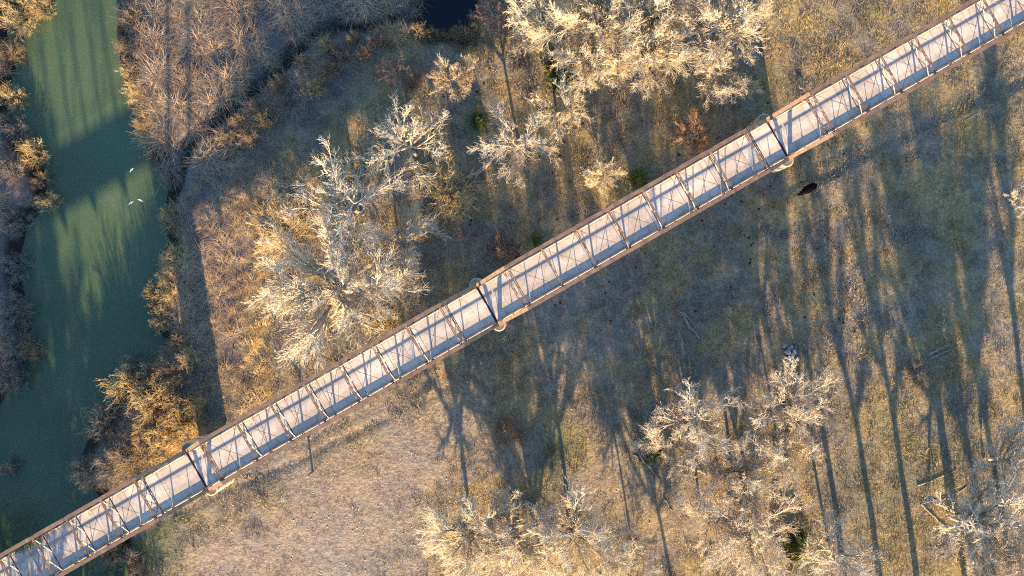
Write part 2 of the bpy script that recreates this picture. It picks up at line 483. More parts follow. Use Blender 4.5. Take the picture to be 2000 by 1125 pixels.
def zones(x, y):
    px = x * FPX / CAM_H + CX; py = CY - y * FPX / CAM_H
    n1 = fbm(x, y, 6.0, 55.0); n2 = fbm(x, y, 4.0, 77.0)
    r = np.zeros(x.shape); gr = np.zeros(x.shape); so = np.zeros(x.shape); go = np.zeros(x.shape)
    for p in LITTER:
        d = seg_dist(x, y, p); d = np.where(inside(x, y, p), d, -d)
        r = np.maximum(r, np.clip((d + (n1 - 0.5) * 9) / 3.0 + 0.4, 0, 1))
    for cx, cy, rad, w in GREEN:
        gr = np.maximum(gr, w * np.exp(-((px - cx) ** 2 + (py - cy) ** 2) / rad ** 2))
    for cx, cy, rad, w in SOIL:
        so = np.maximum(so, w * np.exp(-(((px - cx) ** 2 + (py - cy) ** 2) / rad ** 2) ** 1.5))
    for cx, cy, rad in GOLD:
        go = np.maximum(go, np.exp(-((px - cx) ** 2 + (py - cy) ** 2) / rad ** 2))
    gr = np.clip(gr + (gr * 1.2 + 0.25) * (n2 - 0.5) * 2.0, 0, 1) * (1 - 0.7 * go)
    so = np.clip(so + (n1 - 0.5) * 0.9 * (so > 0.05), 0, 1) * (1 - 0.8 * go)
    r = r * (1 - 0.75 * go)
    # trodden wheel tracks running beside the bridge
    t = bank_t(x, y)
    trk = np.maximum(np.exp(-((t - 0.9) / 0.36) ** 2), 0.8 * np.exp(-((t - 2.5) / 0.36) ** 2))
    wx, wy = x + (fbm(x, y, 5.0, 33.0) - 0.5) * 2.4, y + (fbm(x, y, 5.0, 47.0) - 0.5) * 2.4
    for tr in TRAILS:
        trk = np.maximum(trk, 0.9 * np.exp(-(seg_dist(wx, wy, tr, False) / 0.28) ** 2))
    trk = trk * np.clip(n2 * 2.2 - 0.3, 0, 1)
    so = np.maximum(so, trk * 0.5)
    return r, gr, so, trk
ZR, ZG, ZB, TRK = zones(GX.ravel(), GY.ravel())
GZ = GZ - TRK.reshape(GX.shape) * 0.10
nx_, ny_ = len(gx), len(gy)
idx = np.arange(nx_ * ny_).reshape(ny_, nx_)
quads = np.stack([idx[:-1, :-1], idx[:-1, 1:], idx[1:, 1:], idx[1:, :-1]], -1).reshape(-1, 4)
gme = mesh_np("meadow_ground", np.stack([GX.ravel(), GY.ravel(), GZ.ravel()], 1), quads)
za = gme.attributes.new("zone", 'FLOAT_COLOR', 'POINT')
mud = np.clip((-GZ.ravel() - 0.9) / 0.9, 0, 1)
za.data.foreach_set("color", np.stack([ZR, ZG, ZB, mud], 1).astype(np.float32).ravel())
tag(link("meadow_ground", gme, M['ground']), kind="structure")
wme = mesh_np("river_water", [(-260, -330, WZ), (20, -330, WZ), (20, 330, WZ), (-260, 330, WZ)], [(0, 1, 2, 3)])
tag(link("river_water", wme, M['water']), kind="structure")
pm, pnt, pb = new_mat("pond_water"); pb.inputs["Base Color"].default_value = (0.003, 0.005, 0.010, 1); pb.inputs["Roughness"].default_value = 0.10; pb.inputs["IOR"].default_value = 1.33
bump(pnt, pb, noise(pnt, world_pos(pnt), 2.4, 4, 0.6), 0.03, 0.3)
pc = POND.mean(0); pp = pc + (POND - pc) * 1.6
pme = bpy.data.meshes.new("pond_water"); pme.from_pydata([(a, b, WZ + 0.06) for a, b in pp], [], [tuple(range(len(pp)))]); pme.update()
tag(link("pond_water", pme, pm), kind="structure")

# ------------------------------------------------------------------ bridge
DECK_Z = 9.0
PX1, PX2, PX3 = np.array([384.5, 919.2]), np.array([950.6, 597.8]), np.array([1518.5, 271.8])
def deckpt(p): return g(p[0], p[1], DECK_Z)
P1, P2, P3 = deckpt(PX1), deckpt(PX2), deckpt(PX3)
AX = (P3 - P1); AX.z = 0
SPAN = AX.length / 2; AX.normalize()
ROT = math.atan2(AX.y, AX.x)
NP = 9; PL = SPAN / NP; T = 6.8; TY = 2.42; BZ = -0.35; SW = 2.5
def laced(mb, a, b, w, h, up, leg=0.07, bays=10):
    """two rails with zigzag lacing bars between"""
    a, b = Vector(a), Vector(b); x = (b - a).normalized()
    y = Vector(up).cross(x).normalized(); z = x.cross(y)
    for s in (-1, 1):
        mb.bar(a + y * (s * (w / 2 - leg / 2)), b + y * (s * (w / 2 - leg / 2)), leg, h, up)
    L = (b - a).length
    for i in range(bays):
        p = a + x * (L * i / bays) + y * ((w / 2 - leg) * (1 if i % 2 else -1)) + z * (h * 0.46)
        q = a + x * (L * (i + 1) / bays) + y * ((w / 2 - leg) * (-1 if i % 2 else 1)) + z * (h * 0.46)
        mb.bar(p, q, 0.05, 0.012, up)

def part(root, name, mb, mat, smooth=False):
    return link(name, mb.mesh(name, smooth), M[mat], root)
def build_span():
    r = empty("truss_span", (0, 0, 0))
    ex = 0.16
    # deck slabs between the floor beams, a dark open joint at each pier
    for i in range(NP):
        x0 = i * PL + (0.10 if i == 0 else 0.022); x1 = (i + 1) * PL - (0.10 if i == NP - 1 else 0.022)
        mb = MB(); mb.prism([(-2.25, -0.2), (2.25, -0.2), (2.25, -0.004), (0, 0.012), (-2.25, -0.004)], x0, x1)
        part(r, "deck_slab", mb, 'deck')
    part(r, "expansion_joint", MB().box((0, 0, -0.30), (0.5, 4.4, 0.10)).box((0.12, 0, -0.12), (0.03, 4.3, 0.26)).box((-0.12, 0, -0.12), (0.03, 4.3, 0.26)), 'rod')
    for s in (-1, 1):
        n = 9
        for i in range(n):    # curb in lengths with open gaps
            x0 = 0.25 + i * (SPAN - 0.5) / n + 0.06; x1 = 0.25 + (i + 1) * (SPAN - 0.5) / n - 0.06
            prof = [(s * 2.07, 0.002), (s * 2.07, 0.20), (s * 2.13, 0.31), (s * 2.20, 0.33), (s * 2.24, 0.28), (s * 2.24, 0.002)]
            part(r, "curb", MB().prism(prof, x0, x1), 'curb')
        mb = MB(); mb.box((SPAN / 2, s * 2.17, 0.94), (SPAN - 0.2, 0.045, 0.07)).box((SPAN / 2, s * 2.14, 0.975), (SPAN - 0.2, 0.07, 0.012))
        part(r, "handrail", mb, 'rust_pale')
        for i in range(NP * 2 + 1):
            x = min(max(i * PL / 2, 0.3), SPAN - 0.3)
            part(r, "rail_post", MB().box((x, s * 2.215, 0.57), (0.06, 0.045, 0.80)).box((x, s * 2.225, 0.25), (0.16, 0.02, 0.3)), 'rust')
    # floor beams and stringers under the deck
    for i in range(NP + 1):
        x = min(max(i * PL, 0.3), SPAN - 0.3)
        part(r, "floor_beam", MB().box((x, 0, -0.82), (0.05, 4.7, 0.55)).box((x, 0, -0.53), (0.22, 4.7, 0.025)).box((x, 0, -1.11), (0.22, 4.7, 0.025)), 'rust')
    for y in (-1.7, -0.57, 0.57, 1.7):
        part(r, "stringer", MB().box((SPAN / 2, y, -0.36), (SPAN - 0.1, 0.03, 0.28)).box((SPAN / 2, y, -0.215), (SPAN - 0.1, 0.14, 0.02)).box((SPAN / 2, y, -0.50), (SPAN - 0.1, 0.14, 0.02)), 'rust')
    for s in (-1, 1):
        y = s * TY
        mb = MB()
        for o in (-0.11, 0.11): mb.box((SPAN / 2, y + o, BZ), (SPAN, 0.035, 0.16))
        for i in range(NP + 1): mb.tube((i * PL, y - 0.2, BZ), (i * PL, y + 0.2, BZ), 0.07, 8)
        part(r, "bottom_chord", mb, 'rust')
        # top chord: cover plate over two channels, batten plates, pins and gussets
        mb = MB(); xa, xb = PL - 0.1, SPAN - PL + 0.1; xm = (xa + xb) / 2; L = xb - xa
        mb.box((xm, y, T + 0.15), (L, 0.40, 0.022))
        for o in (-0.155, 0.155): mb.box((xm, y + o, T), (L - 0.02, 0.05, 0.27))
        for i in range(1, NP):
            mb.box((i * PL, y, T + 0.17), (0.55, 0.33, 0.014))
            mb.tube((i * PL, y - 0.25, T), (i * PL, y + 0.25, T), 0.06, 8)
        chord = part(r, "top_chord", mb, 'rust')
        for i in range(1, NP):
            for o in (-0.195, 0.195):
                part(chord, "gusset_plate", MB().box((i * PL, y + o, T - 0.08), (0.5, 0.02, 0.42)), 'rust')
        for e in (0, 1):
            x0, x1 = (0.05, PL - 0.12) if e == 0 else (SPAN - 0.05, SPAN - PL + 0.12)
            a, b = Vector((x0, y, BZ)), Vector((x1, y, T - 0.02))
            d = (b - a).normalized(); nrm = Vector((-d.z, 0, d.x)) * (1 if e == 0 else -1)
            mb = MB()
            mb.bar(a + nrm * 0.15, b + nrm * 0.15, 0.40, 0.022, nrm)
            for o in (-0.155, 0.155): mb.bar(a + Vector((0, o, 0)), b + Vector((0, o, 0)), 0.05, 0.27, nrm)
            mb.box((x0, y, BZ - 0.32), (0.5, 0.5, 0.30))
            part(r, "end_post", mb, 'rust_sunlit')
        for i in range(1, NP):
            x = i * PL
            mb = MB()
            if i in (1, NP - 1):
                for o in (-0.07, 0.07): mb.tube((x, y + o, BZ), (x, y + o, T - 0.15), 0.022, 6)
                part(r, "hanger", mb, 'rod')
            else:
                laced(mb, (x, y, BZ), (x, y, T - 0.15), 0.24, 0.12, (1, 0, 0), 0.06, 14)
                part(r, "post", mb, 'rust')
        for i in range(1, NP - 1):
            xa, xb = i * PL, (i + 1) * PL
            if i < NP // 2: pr = [((xa, T), (xb, BZ), 0.02)]
            elif i > NP // 2: pr = [((xb, T), (xa, BZ), 0.02)]
            else: pr = [((xa, T), (xb, BZ), 0.018), ((xb, T), (xa, BZ), 0.018)]
            if i in (NP // 2 - 1,): pr.append(((xb, T), (xa, BZ), 0.016))
            if i in (NP // 2 + 1,): pr.append(((xa, T), (xb, BZ), 0.016))
            for (p, q, rr) in pr:
                mb = MB()
                for o in ((-0.09, 0.09) if rr >= 0.02 else (0.0,)):
                    mb.bar((p[0], y + o, p[1]), (q[0], y + o, q[1]), rr, 0.09 if rr >= 0.02 else 0.035, (0, 1, 0))
                part(r, "diagonal_bar", mb, 'rod')
    yi = TY - 0.19
    for i in range(1, NP):
        x = i * PL
        if i in (1, NP - 1):      # portal frame leaning along the end posts
            d = -1 if i == 1 else 1
            k = PL / (T - BZ)
            for dz in (0.0, 0.95):
                mb = MB(); laced(mb, (x + d * k * dz, -yi, T - dz), (x + d * k * dz, yi, T - dz), 0.26, 0.10, (0, 0, 1), 0.08, 9)
                part(r, "portal_strut", mb, 'rust_pale')
            for j in range(4):
                ya, yb = -yi + j * yi / 2, -yi + (j + 1) * yi / 2
                for (p, q) in (((ya, 0.0), (yb, 0.95)), ((yb, 0.0), (ya, 0.95))):
                    mb = MB().bar((x + d * k * p[1], p[0], T - p[1]), (x + d * k * q[1], q[0], T - q[1]), 0.05, 0.03, (1, 0, 0))
                    part(r, "portal_brace", mb, 'rust_pale')
            for s in (-1, 1):      # curved knee
                mb = MB(); pts = []
                for t in range(6):
                    a = t / 5 * math.pi / 2
                    dz = 0.95 + 0.8 * (1 - math.sin(a)); yy = s * (yi - 0.8 * (1 - math.cos(a)))
                    pts.append((x + d * k * dz, yy, T - dz))
                for p, q in zip(pts[:-1], pts[1:]): mb.bar(p, q, 0.06, 0.04, (1, 0, 0))
                part(r, "portal_knee", mb, 'rust_pale')
        else:
            mb = MB(); laced(mb, (x, -yi, T), (x, yi, T), 0.24, 0.10, (0, 0, 1), 0.08, 9)
            part(r, "top_strut", mb, 'rust_pale')
            mb = MB().box((x, 0, T - SW), (0.09, 2 * yi, 0.015)).box((x - 0.04, 0, T - SW + 0.045), (0.015, 2 * yi, 0.09))
            part(r, "sway_strut", mb, 'rod')
            for s in (-1, 1):
                y0, y1 = (-yi, 0) if s < 0 else (0, yi)
                for (p, q) in (((y0, T - 0.05), (y1, T - SW)), ((y1, T - 0.05), (y0, T - SW))):
                    mb = MB().bar((x + 0.02, p[0], p[1]), (x + 0.02, q[0], q[1]), 0.085, 0.02, (0, -1, 1) if q[0] > p[0] else (0, 1, 1))
                    part(r, "sway_brace", mb, 'brace')
    for i in range(1, NP - 1):
        for s in (-1, 1):
            mb = MB().tube((i * PL, s * yi, T + 0.03 * s), ((i + 1) * PL, -s * yi, T + 0.03 * s), 0.028, 5)
            mb.box(((i + 0.5) * PL, 0, T + 0.03 * s), (0.12, 0.08, 0.05))
            part(r, "lateral_rod", mb, 'rod')
    return r
def copy_tree(o, parent=None):
    c = o.copy(); COL.objects.link(c); c.parent = parent
    for ch in o.children: copy_tree(ch, c)
    return c
span0 = build_span()
spans = [span0] + [copy_tree(span0) for _ in range(3)]
SLAB = ["rusty iron truss span with concrete deck crossing the green river at lower left",
        "rusty iron truss span just right of the river, second along the bridge from the river",
        "rusty iron truss span right of the picture's middle, third along the bridge from the river",
        "rusty iron truss span in the upper right corner, farthest from the river"]
for k, r in enumerate(spans):
    p = P1 + AX * (SPAN * (k - 1))
    r.location = (p.x, p.y, DECK_Z); r.rotation_euler = (0, 0, ROT)
    tag(r, SLAB[k], "bridge span", "spans of the iron truss bridge")

def build_pier():
    r = empty("bridge_pier", (0, 0, 0))
    top = DECK_Z - 1.15
    for s in (-1, 1):
        c = (0, s * 2.50, 0)
        prof = [(0.76, -4.0), (0.72, top - 1.0), (0.70, top - 0.22), (0.75, top - 0.20), (0.75, top - 0.02), (0.70, top), (0.56, top), (0.52, top - 0.05)]
        cs = part(r, "caisson", MB().lathe(c, prof, 32), 'pier', True)
        for zb in (1.6, 4.2):
            part(cs, "iron_band", MB().lathe((c[0], c[1], zb), [(0.66, 0.0), (0.78, 0.0), (0.78, 0.12), (0.66, 0.12)], 32), 'rust')
    part(r, "web_wall", MB().box((0, 0, (top - 4.4) / 2), (0.75, 4.2, top + 3.6)), 'pier')
    part(r, "cap_beam", MB().box((0, 0, top + 0.16), (0.95, 5.2, 0.30)), 'pier')
    for s in (-1, 1):
        for d in (-0.25, 0.25):
            part(r, "bearing_plate", MB().box((d, s * TY, top + 0.35), (0.42, 0.5, 0.07)), 'rust')
    return r
pier0 = build_pier()
piers = [pier0] + [copy_tree(pier0) for _ in range(4)]
PLAB = ["concrete pier in the river under the bridge's lower left end", "pale concrete pier beside the golden bushes on the river bank",
        "concrete pier under the middle of the bridge", "pale concrete pier nearest the black cow", "concrete pier at the upper right end of the bridge"]
for k, r in enumerate(piers):
    p = P1 + AX * (SPAN * (k - 1))
    r.location = (p.x, p.y, 0); r.rotation_euler = (0, 0, ROT)
    tag(r, PLAB[k], "pier", "piers under the truss bridge")

# ------------------------------------------------------------------ bare trees
def tubes(pts, rad, sides):
    """pts (n,k,3), rad (n,k) -> verts, quads"""
    n, k, _ = pts.shape
    tan = np.empty_like(pts)
    tan[:, 1:-1] = pts[:, 2:] - pts[:, :-2]; tan[:, 0] = pts[:, 1] - pts[:, 0]; tan[:, -1] = pts[:, -1] - pts[:, -2]
    tan /= np.linalg.norm(tan, axis=2, keepdims=True) + 1e-9
    ref = np.where(np.abs(tan[..., 2:3]) < 0.9, np.array([0, 0, 1.0]), np.array([1.0, 0, 0]))
    u = np.cross(ref, tan); u /= np.linalg.norm(u, axis=2, keepdims=True) + 1e-9
    v = np.cross(tan, u)
    a = np.arange(sides) * 2 * np.pi / sides
    ring = (u[:, :, None, :] * np.cos(a)[None, None, :, None] + v[:, :, None, :] * np.sin(a)[None, None, :, None])
    vs = pts[:, :, None, :] + ring * rad[:, :, None, None]
    base = (np.arange(n) * k * sides)[:, None, None] + (np.arange(k - 1) * sides)[None, :, None]
    i = np.arange(sides)[None, None, :]; j = (i + 1) % sides
    q = np.stack([base + i, base + j, base + sides + j, base + sides + i], -1).reshape(-1, 4)
    return vs.reshape(-1, 3), q
def norm(a): return a / (np.linalg.norm(a, axis=-1, keepdims=True) + 1e-9)
def grow(rng, P, D, L, R0, nseg, wob, up, taper=0.45):
    n = len(P)
    pts = np.empty((n, nseg + 1, 3)); pts[:, 0] = P; d = D.copy()
    for s in range(nseg):
        d = norm(d + rng.normal(0, wob, (n, 3)) + np.array([0, 0, up]))
        pts[:, s + 1] = pts[:, s] + d * (L / nseg)[:, None]
    t = np.linspace(0, 1, nseg + 1)
    rad = R0[:, None] * (1 - (1 - taper) * t)[None, :]
    return pts, rad
def spawn(rng, pts, rad, L, m, t0, ang, ratio, rr, spread=0.15, tip=0.5):
    """m children along each branch"""
    n, k, _ = pts.shape
    t = np.clip(t0 + (1 - t0) * (np.arange(m)[None, :] + rng.random((n, m))) / m, 0, 0.999)
    s = t * (k - 1); i = np.floor(s).astype(int); f = (s - i)[..., None]
    rows = np.arange(n)[:, None]
    P = pts[rows, i] * (1 - f) + pts[rows, i + 1] * f
    dirp = norm(pts[rows, i + 1] - pts[rows, i])
    rnd = norm(rng.normal(0, 1, (n, m, 3)))
    perp = norm(rnd - dirp * np.sum(rnd * dirp, -1, keepdims=True))
    a = np.radians(ang) * (1 + rng.normal(0, spread * 2, (n, m)))[..., None]
    D = dirp * np.cos(a) + perp * np.sin(a)
    rl = rad[rows, i] * (1 - f[..., 0]) + rad[rows, i + 1] * f[..., 0]
    LL = L[:, None] * ratio * (1 - tip * (t - t0)) * (0.75 + 0.5 * rng.random((n, m)))
    return P.reshape(-1, 3), D.reshape(-1, 3), LL.reshape(-1), (rl * rr).reshape(-1)
def cat(parts):
    V, F, n = [], [], 0
    for v, q in parts:
        V.append(v); F.append(q + n); n += len(v)
    return np.concatenate(V), np.concatenate(F)

def outward(D, P, k):
    r = P * np.array([1, 1, 0.0]); return norm(D + k * norm(r))
def make_tree(seed, H, R, limbs=6, kids=(7, 7, 6, 4), wob=0.10, bole=0.28, up=0.05, thick=1.0, lean=0.0, twig=0.02, ang=32, outk=0.3):
    rng = np.random.default_rng(seed)
    hb = H * bole
    P = np.array([[0, 0, -0.4]]); D = norm(np.array([[lean, lean * 0.4, 1.0]]))
    pts0, rad0 = grow(rng, P, D, np.array([hb + 0.4 + (H - hb) * 0.35]), np.array([0.018 * H * thick]), 8, 0.13, 0.08, 0.6)
    m = limbs
    t = np.linspace(0.55, 0.97, m) + rng.normal(0, 0.02, m); t = np.clip(t, 0.4, 0.99)
    s = t * 8; i = np.minimum(np.floor(s).astype(int), 7); f = (s - i)[:, None]
    Pl = pts0[0, i] * (1 - f) + pts0[0, i + 1] * f
    az = np.arange(m) * 2.4 + rng.normal(0, 0.35, m) + rng.random() * 6
    el = np.radians(np.linspace(20, 70, m) + rng.normal(0, 6, m))
    Dl = np.stack([np.cos(az) * np.cos(el), np.sin(az) * np.cos(el), np.sin(el)], 1)
    Ll = np.minimum(R / np.cos(el), (H - Pl[:, 2]) / np.sin(el)) * (0.80 + 0.2 * rng.random(m)) * 0.86
    Rl = np.full(m, 0.0125 * H * thick) * (0.8 + 0.4 * rng.random(m))
    p1, r1 = grow(rng, Pl, Dl, Ll, Rl, 8, wob * 0.7, up, 0.3)
    a = spawn(rng, p1, r1, Ll, kids[0], 0.08, ang * 1.2, 0.52, 0.62, tip=0.35)
    a = (a[0], outward(a[1], a[0], outk), a[2], a[3])
    p2, r2 = grow(rng, *a, 5, wob, up, 0.4)
    b = spawn(rng, p2, r2, a[2], kids[1], 0.08, ang, 0.52, 0.62, tip=0.3)
    b = (b[0], outward(b[1], b[0], outk), b[2], b[3])
    p3, r3 = grow(rng, b[0], b[1], b[2], np.maximum(b[3], twig * 1.35), 4, wob * 1.1, up * 0.8, 0.45)
    c = spawn(rng, p3, r3, b[2], kids[2], 0.1, ang, 0.66, 0.7, tip=0.25)
    p4, r4 = grow(rng, c[0], c[1], c[2], np.maximum(c[3], twig * 1.15), 3, wob * 1.2, up * 0.6, 0.6)
    trunk = cat([tubes(pts0, rad0, 10), tubes(p1, r1, 7)])
    lv = [tubes(p2, r2, 5), tubes(p3, r3, 3), tubes(p4, r4, 3)]
    if kids[3] > 0:
        d = spawn(rng, p4, r4, c[2], kids[3], 0.1, ang, 0.62, 0.85, tip=0.2)
        p5, r5 = grow(rng, d[0], d[1], d[2], np.full(len(d[0]), twig), 2, wob, up * 0.5, 0.6)
        lv.append(tubes(p5, r5, 3))
    crown = cat(lv)
    return trunk, crown

PROTO = {}
def tree_proto(key, mat_key, **kw):
    tr, cr = make_tree(**kw)
    a = mesh_np("trunk_" + key, *tr); a.materials.append(M['bark'])
    b = mesh_np("crown_" + key, *cr); b.materials.append(M[mat_key])
    PROTO[key] = (a, b, kw['H'], kw['R'])
tree_proto('spiky1', 'twig_pale', seed=11, H=12, R=7, limbs=9, kids=(6, 5, 5, 2), wob=0.08, up=0.06, thick=1.15, twig=0.018, ang=31)
tree_proto('spiky2', 'twig_grey', seed=12, H=12, R=7, limbs=9, kids=(6, 6, 4, 2), wob=0.10, up=0.05, thick=1.15, twig=0.018, ang=33)
tree_proto('dense1', 'twig_pale', seed=21, H=12, R=8, limbs=14, kids=(8, 8, 5, 2), wob=0.08, up=0.03, twig=0.0165, ang=28, thick=1.4, bole=0.16)
tree_proto('dense2', 'twig_pale', seed=22, H=13, R=8, limbs=12, kids=(8, 7, 5, 2), wob=0.10, up=0.03, twig=0.018, ang=31, thick=1.4, bole=0.18)
tree_proto('dense3', 'twig_pale', seed=23, H=12, R=7.5, limbs=12, kids=(8, 7, 5, 2), wob=0.13, up=0.02, twig=0.018, ang=33, thick=1.4, bole=0.18)
tree_proto('thin1', 'twig_grey', seed=31, H=12, R=7, limbs=12, kids=(8, 7, 5, 2), wob=0.11, up=0.04, twig=0.019, bole=0.2, ang=32, thick=1.2)
tree_proto('thin2', 'twig_grey', seed=32, H=13, R=7.5, limbs=13, kids=(8, 7, 5, 2), wob=0.09, up=0.04, twig=0.019, bole=0.22, lean=0.12, ang=29, thick=1.2)
tree_proto('tall1', 'twig_grey', seed=41, H=16, R=6.5, limbs=12, kids=(7, 6, 6, 2), wob=0.15, up=0.08, twig=0.03, bole=0.25, ang=36)
tree_proto('pole1', 'twig_grey', seed=51, H=17, R=4.5, limbs=8, kids=(6, 5, 5, 0), wob=0.12, up=0.08, twig=0.02, bole=0.55, ang=32, thick=1.5)
tree_proto('big1', 'twig_grey', seed=53, H=15, R=7, limbs=9, kids=(6, 6, 5, 2), wob=0.12, up=0.04, twig=0.019, bole=0.22, ang=34, thick=2.3)
tree_proto('fan1', 'twig_tan', seed=71, H=5, R=3, limbs=16, kids=(8, 7, 5, 0), wob=0.08, up=0.03, twig=0.011, bole=0.12, ang=27, thick=0.6)
tree_proto('fan2', 'twig_tan', seed=72, H=5, R=3, limbs=14, kids=(8, 7, 5, 0), wob=0.12, up=0.03, twig=0.011, bole=0.15, ang=31, thick=0.6)

_fm = {}
def tree(proto, px, py, rpx, H, label, rot=0.0, zc=0.62, name="bare_tree", group="bare trees of the river flat", mat=None, cat_="tree"):
    """crown centre at a pixel, crown radius in pixels, real height"""
    a, b, h0, r0 = PROTO[proto]
    p = g(px, py, H * zc)
    R = rpx * 1.1 * (CAM_H - H * zc) / FPX
    r = empty(name, (p.x, p.y, ground_z(p.x, p.y)), math.radians(rot))
    s = R / r0
    r.scale = (s, s, H / h0)
    if mat:
        if (proto, mat) not in _fm:
            _fm[(proto, mat)] = b.copy(); _fm[(proto, mat)].materials.clear(); _fm[(proto, mat)].materials.append(M[mat])
        b = _fm[(proto, mat)]
    link("trunk", a, None, r); link("crown", b, None, r)
    tag(r, label, cat_, group)
    return r

TREES = [
    ('spiky1', 800, 292, 102, 12, 20, "pale spiky bare tree, topmost of the three above the bridge's left half"),
    ('spiky2', 690, 412, 118, 12, 70, "bare tree with open grey branches, middle one of the three above the bridge's left half"),
    ('dense1', 668, 568, 142, 11.5, 130, "wide creamy bare tree close above the bridge, lowest of the three in the left meadow"),
    ('thin1', 770, 470, 72, 7, 200, "low thin grey tree tucked behind the wide creamy tree"),
    ('spiky2', 1012, 272, 82, 11, 160, "pale bare tree standing at the end of the fallen grey trunk"),
    ('spiky1', 1088, 208, 72, 12, 250, "white spiky bare tree just below the big top grove, next to dark green shrub"),
    ('dense2', 1085, 62, 80, 13, 10, "bright curly bare tree at the left end of the big top grove"),
    ('dense1', 1175, 40, 85, 14, 80, "bright bare tree cut by the top edge, second from left in the top grove"),
    ('dense3', 1165, 108, 74, 13, 140, "bright bare tree at the grove's lower left, above the spiky white tree"),
    ('dense2', 1255, 104, 84, 13, 210, "bright bare tree at the lower front of the top grove, in its middle"),
    ('dense3', 1275, 35, 85, 14, 290, "bright bare tree cut by the top edge in the grove's middle"),
    ('dense2', 1420, 55, 88, 14, 330, "bright round bare tree at the right end of the top grove"),
    ('dense3', 1412, 138, 60, 11, 40, "smaller bare tree below the grove's right end, nearest the bridge"),
    ('dense1', 915, 1065, 92, 12.5, 30, "creamy bare tree at the left end of the bottom grove"),
    ('dense3', 1010, 1052, 98, 13.5, 100, "creamy bare tree in the middle of the bottom grove"),
    ('dense2', 1112, 1042, 104, 13.5, 170, "creamy bare tree at the right end of the bottom grove"),
    ('dense1', 1060, 1135, 80, 8, 240, "creamy bare tree cut by the bottom edge, below the bottom grove"),
    ('thin1', 1245, 1092, 52, 13.6, 15, "small sparse bare tree right of the bottom grove"),
    ('spiky2', 1368, 828, 88, 14.6, 75, "bare tree with upright grey fan of branches, right of the green cedar"),
    ('thin1', 1315, 885, 64, 10, 310, "pale low bare tree leaning over the green cedar"),
    ('thin2', 1562, 822, 86, 14.6, 120, "bare tree right of the grey fan tree, under the rock pile"),
    ('dense3', 1450, 925, 80, 13.5, 180, "creamy bare tree in the middle of the lower right grove"),
    ('thin1', 1545, 885, 60, 13, 60, "grey bare tree squeezed between two others in the lower right grove"),
    ('thin2', 1500, 1018, 100, 12.5, 220, "wide bare tree above the yellow green bush"),
    ('thin1', 1385, 1030, 66, 11, 280, "dull grey bare tree at the lower left of the lower right grove"),
    ('spiky2', 1648, 1085, 84, 12, 140, "bare tree right of the yellow green bush at the bottom edge"),
    ('thin2', 1965, 915, 84, 12, 5, "bare tree at the right edge, upper of the right bottom corner"),
    ('big1', 1908, 1035, 96, 14, 90, "bare tree in the right bottom corner, beside the fallen branches"),
    ('thin2', 1985, 1090, 80, 13, 190, "bare tree cut by the right bottom corner of the picture"),
    ('spiky1', 2010, 385, 48, 10, 150, "pale bare tree at the right edge, only its branch tips showing"),
]
for t in TREES:
    tree(t[0], t[1], t[2], t[3], t[4], t[6], t[5])
# trees below the lower edge of the frame: the photograph shows their long shadows
OFF = [('tall1', -150, 1100, 100, 16, 33), ('tall1', -60, 1270, 110, 18, 300), ('tall1', 55, 1290, 110, 18, 100), 
       ('dense2', 135, 1300, 95, 8.5, 40), ('dense3', 225, 1335, 90, 8.5, 140), ('dense1', 60, 1250, 90, 9, 200), ('tall1', -120, 1330, 110, 17, 0), ('tall1', 0, 1380, 110, 16, 80), ('tall1', -240, 1290, 110, 16, 200),
       ('pole1', 1700, 1215, 60, 17, 60), ('pole1', 1780, 1250, 60, 18, 100), ('pole1', 1850, 1210, 60, 17, 140), ('pole1', 1960, 1250, 60, 17, 10),
       ('pole1', 2050, 1230, 60, 17, 50), ('pole1', 2100, 1010, 60, 16, 220), ('tall1', 1340, 1260, 80, 13, 250)]
OFFL = ["bare tree just outside the picture's edge, seen by its long shadow only"] * len(OFF)
for t, l in zip(OFF, OFFL):
    tree(t[0], t[1], t[2], t[3], t[4], l, t[5], group="bare trees outside the picture edge")

# ------------------------------------------------------------------ shrubs
def make_shrub(seed, H, R, stems, kids, wob, up, twig):
    rng = np.random.default_rng(seed)
    n = stems
    az = rng.random(n) * 6.283; rr = np.sqrt(rng.random(n))
    el = np.radians(84 - 58 * rr + rng.normal(0, 6, n))
    D = np.stack([np.cos(az) * np.cos(el), np.sin(az) * np.cos(el), np.sin(el)], 1)
    P = np.stack([np.cos(az) * rr * R * 0.22, np.sin(az) * rr * R * 0.22, np.full(n, -0.15)], 1)
    L = np.minimum(R / np.maximum(np.cos(el), 0.05), H / np.maximum(np.sin(el), 0.05)) * (0.7 + 0.35 * rng.random(n)) * 0.85
    p1, r1 = grow(rng, P, D, L, np.full(n, twig * 2.6), 5, wob, up, 0.4)
    a = spawn(rng, p1, r1, L, kids[0], 0.2, 34, 0.5, 0.7)
    p2, r2 = grow(rng, a[0], a[1], a[2], np.maximum(a[3], twig), 3, wob, up, 0.5)
    b = spawn(rng, p2, r2, a[2], kids[1], 0.1, 34, 0.6, 0.8)
    p3, r3 = grow(rng, b[0], b[1], b[2], np.full(len(b[0]), twig), 2, wob, up, 0.5)
    return tubes(p1, r1, 4), cat([tubes(p2, r2, 3), tubes(p3, r3, 3)])
SH = {}
def shrub_proto(key, stem_mat, **kw):
    s, f = make_shrub(**kw)
    SH[key] = (mesh_np("stems_" + key, *s), mesh_np("twigs_" + key, *f), kw['H'], kw['R'])
    SH[key][0].materials.append(M[stem_mat])
shrub_proto('feather1', 'bark', seed=61, H=3.0, R=2.2, stems=46, kids=(8, 6), wob=0.16, up=0.05, twig=0.012)
shrub_proto('feather2', 'bark', seed=62, H=3.0, R=2.2, stems=40, kids=(8, 7), wob=0.22, up=-0.02, twig=0.012)
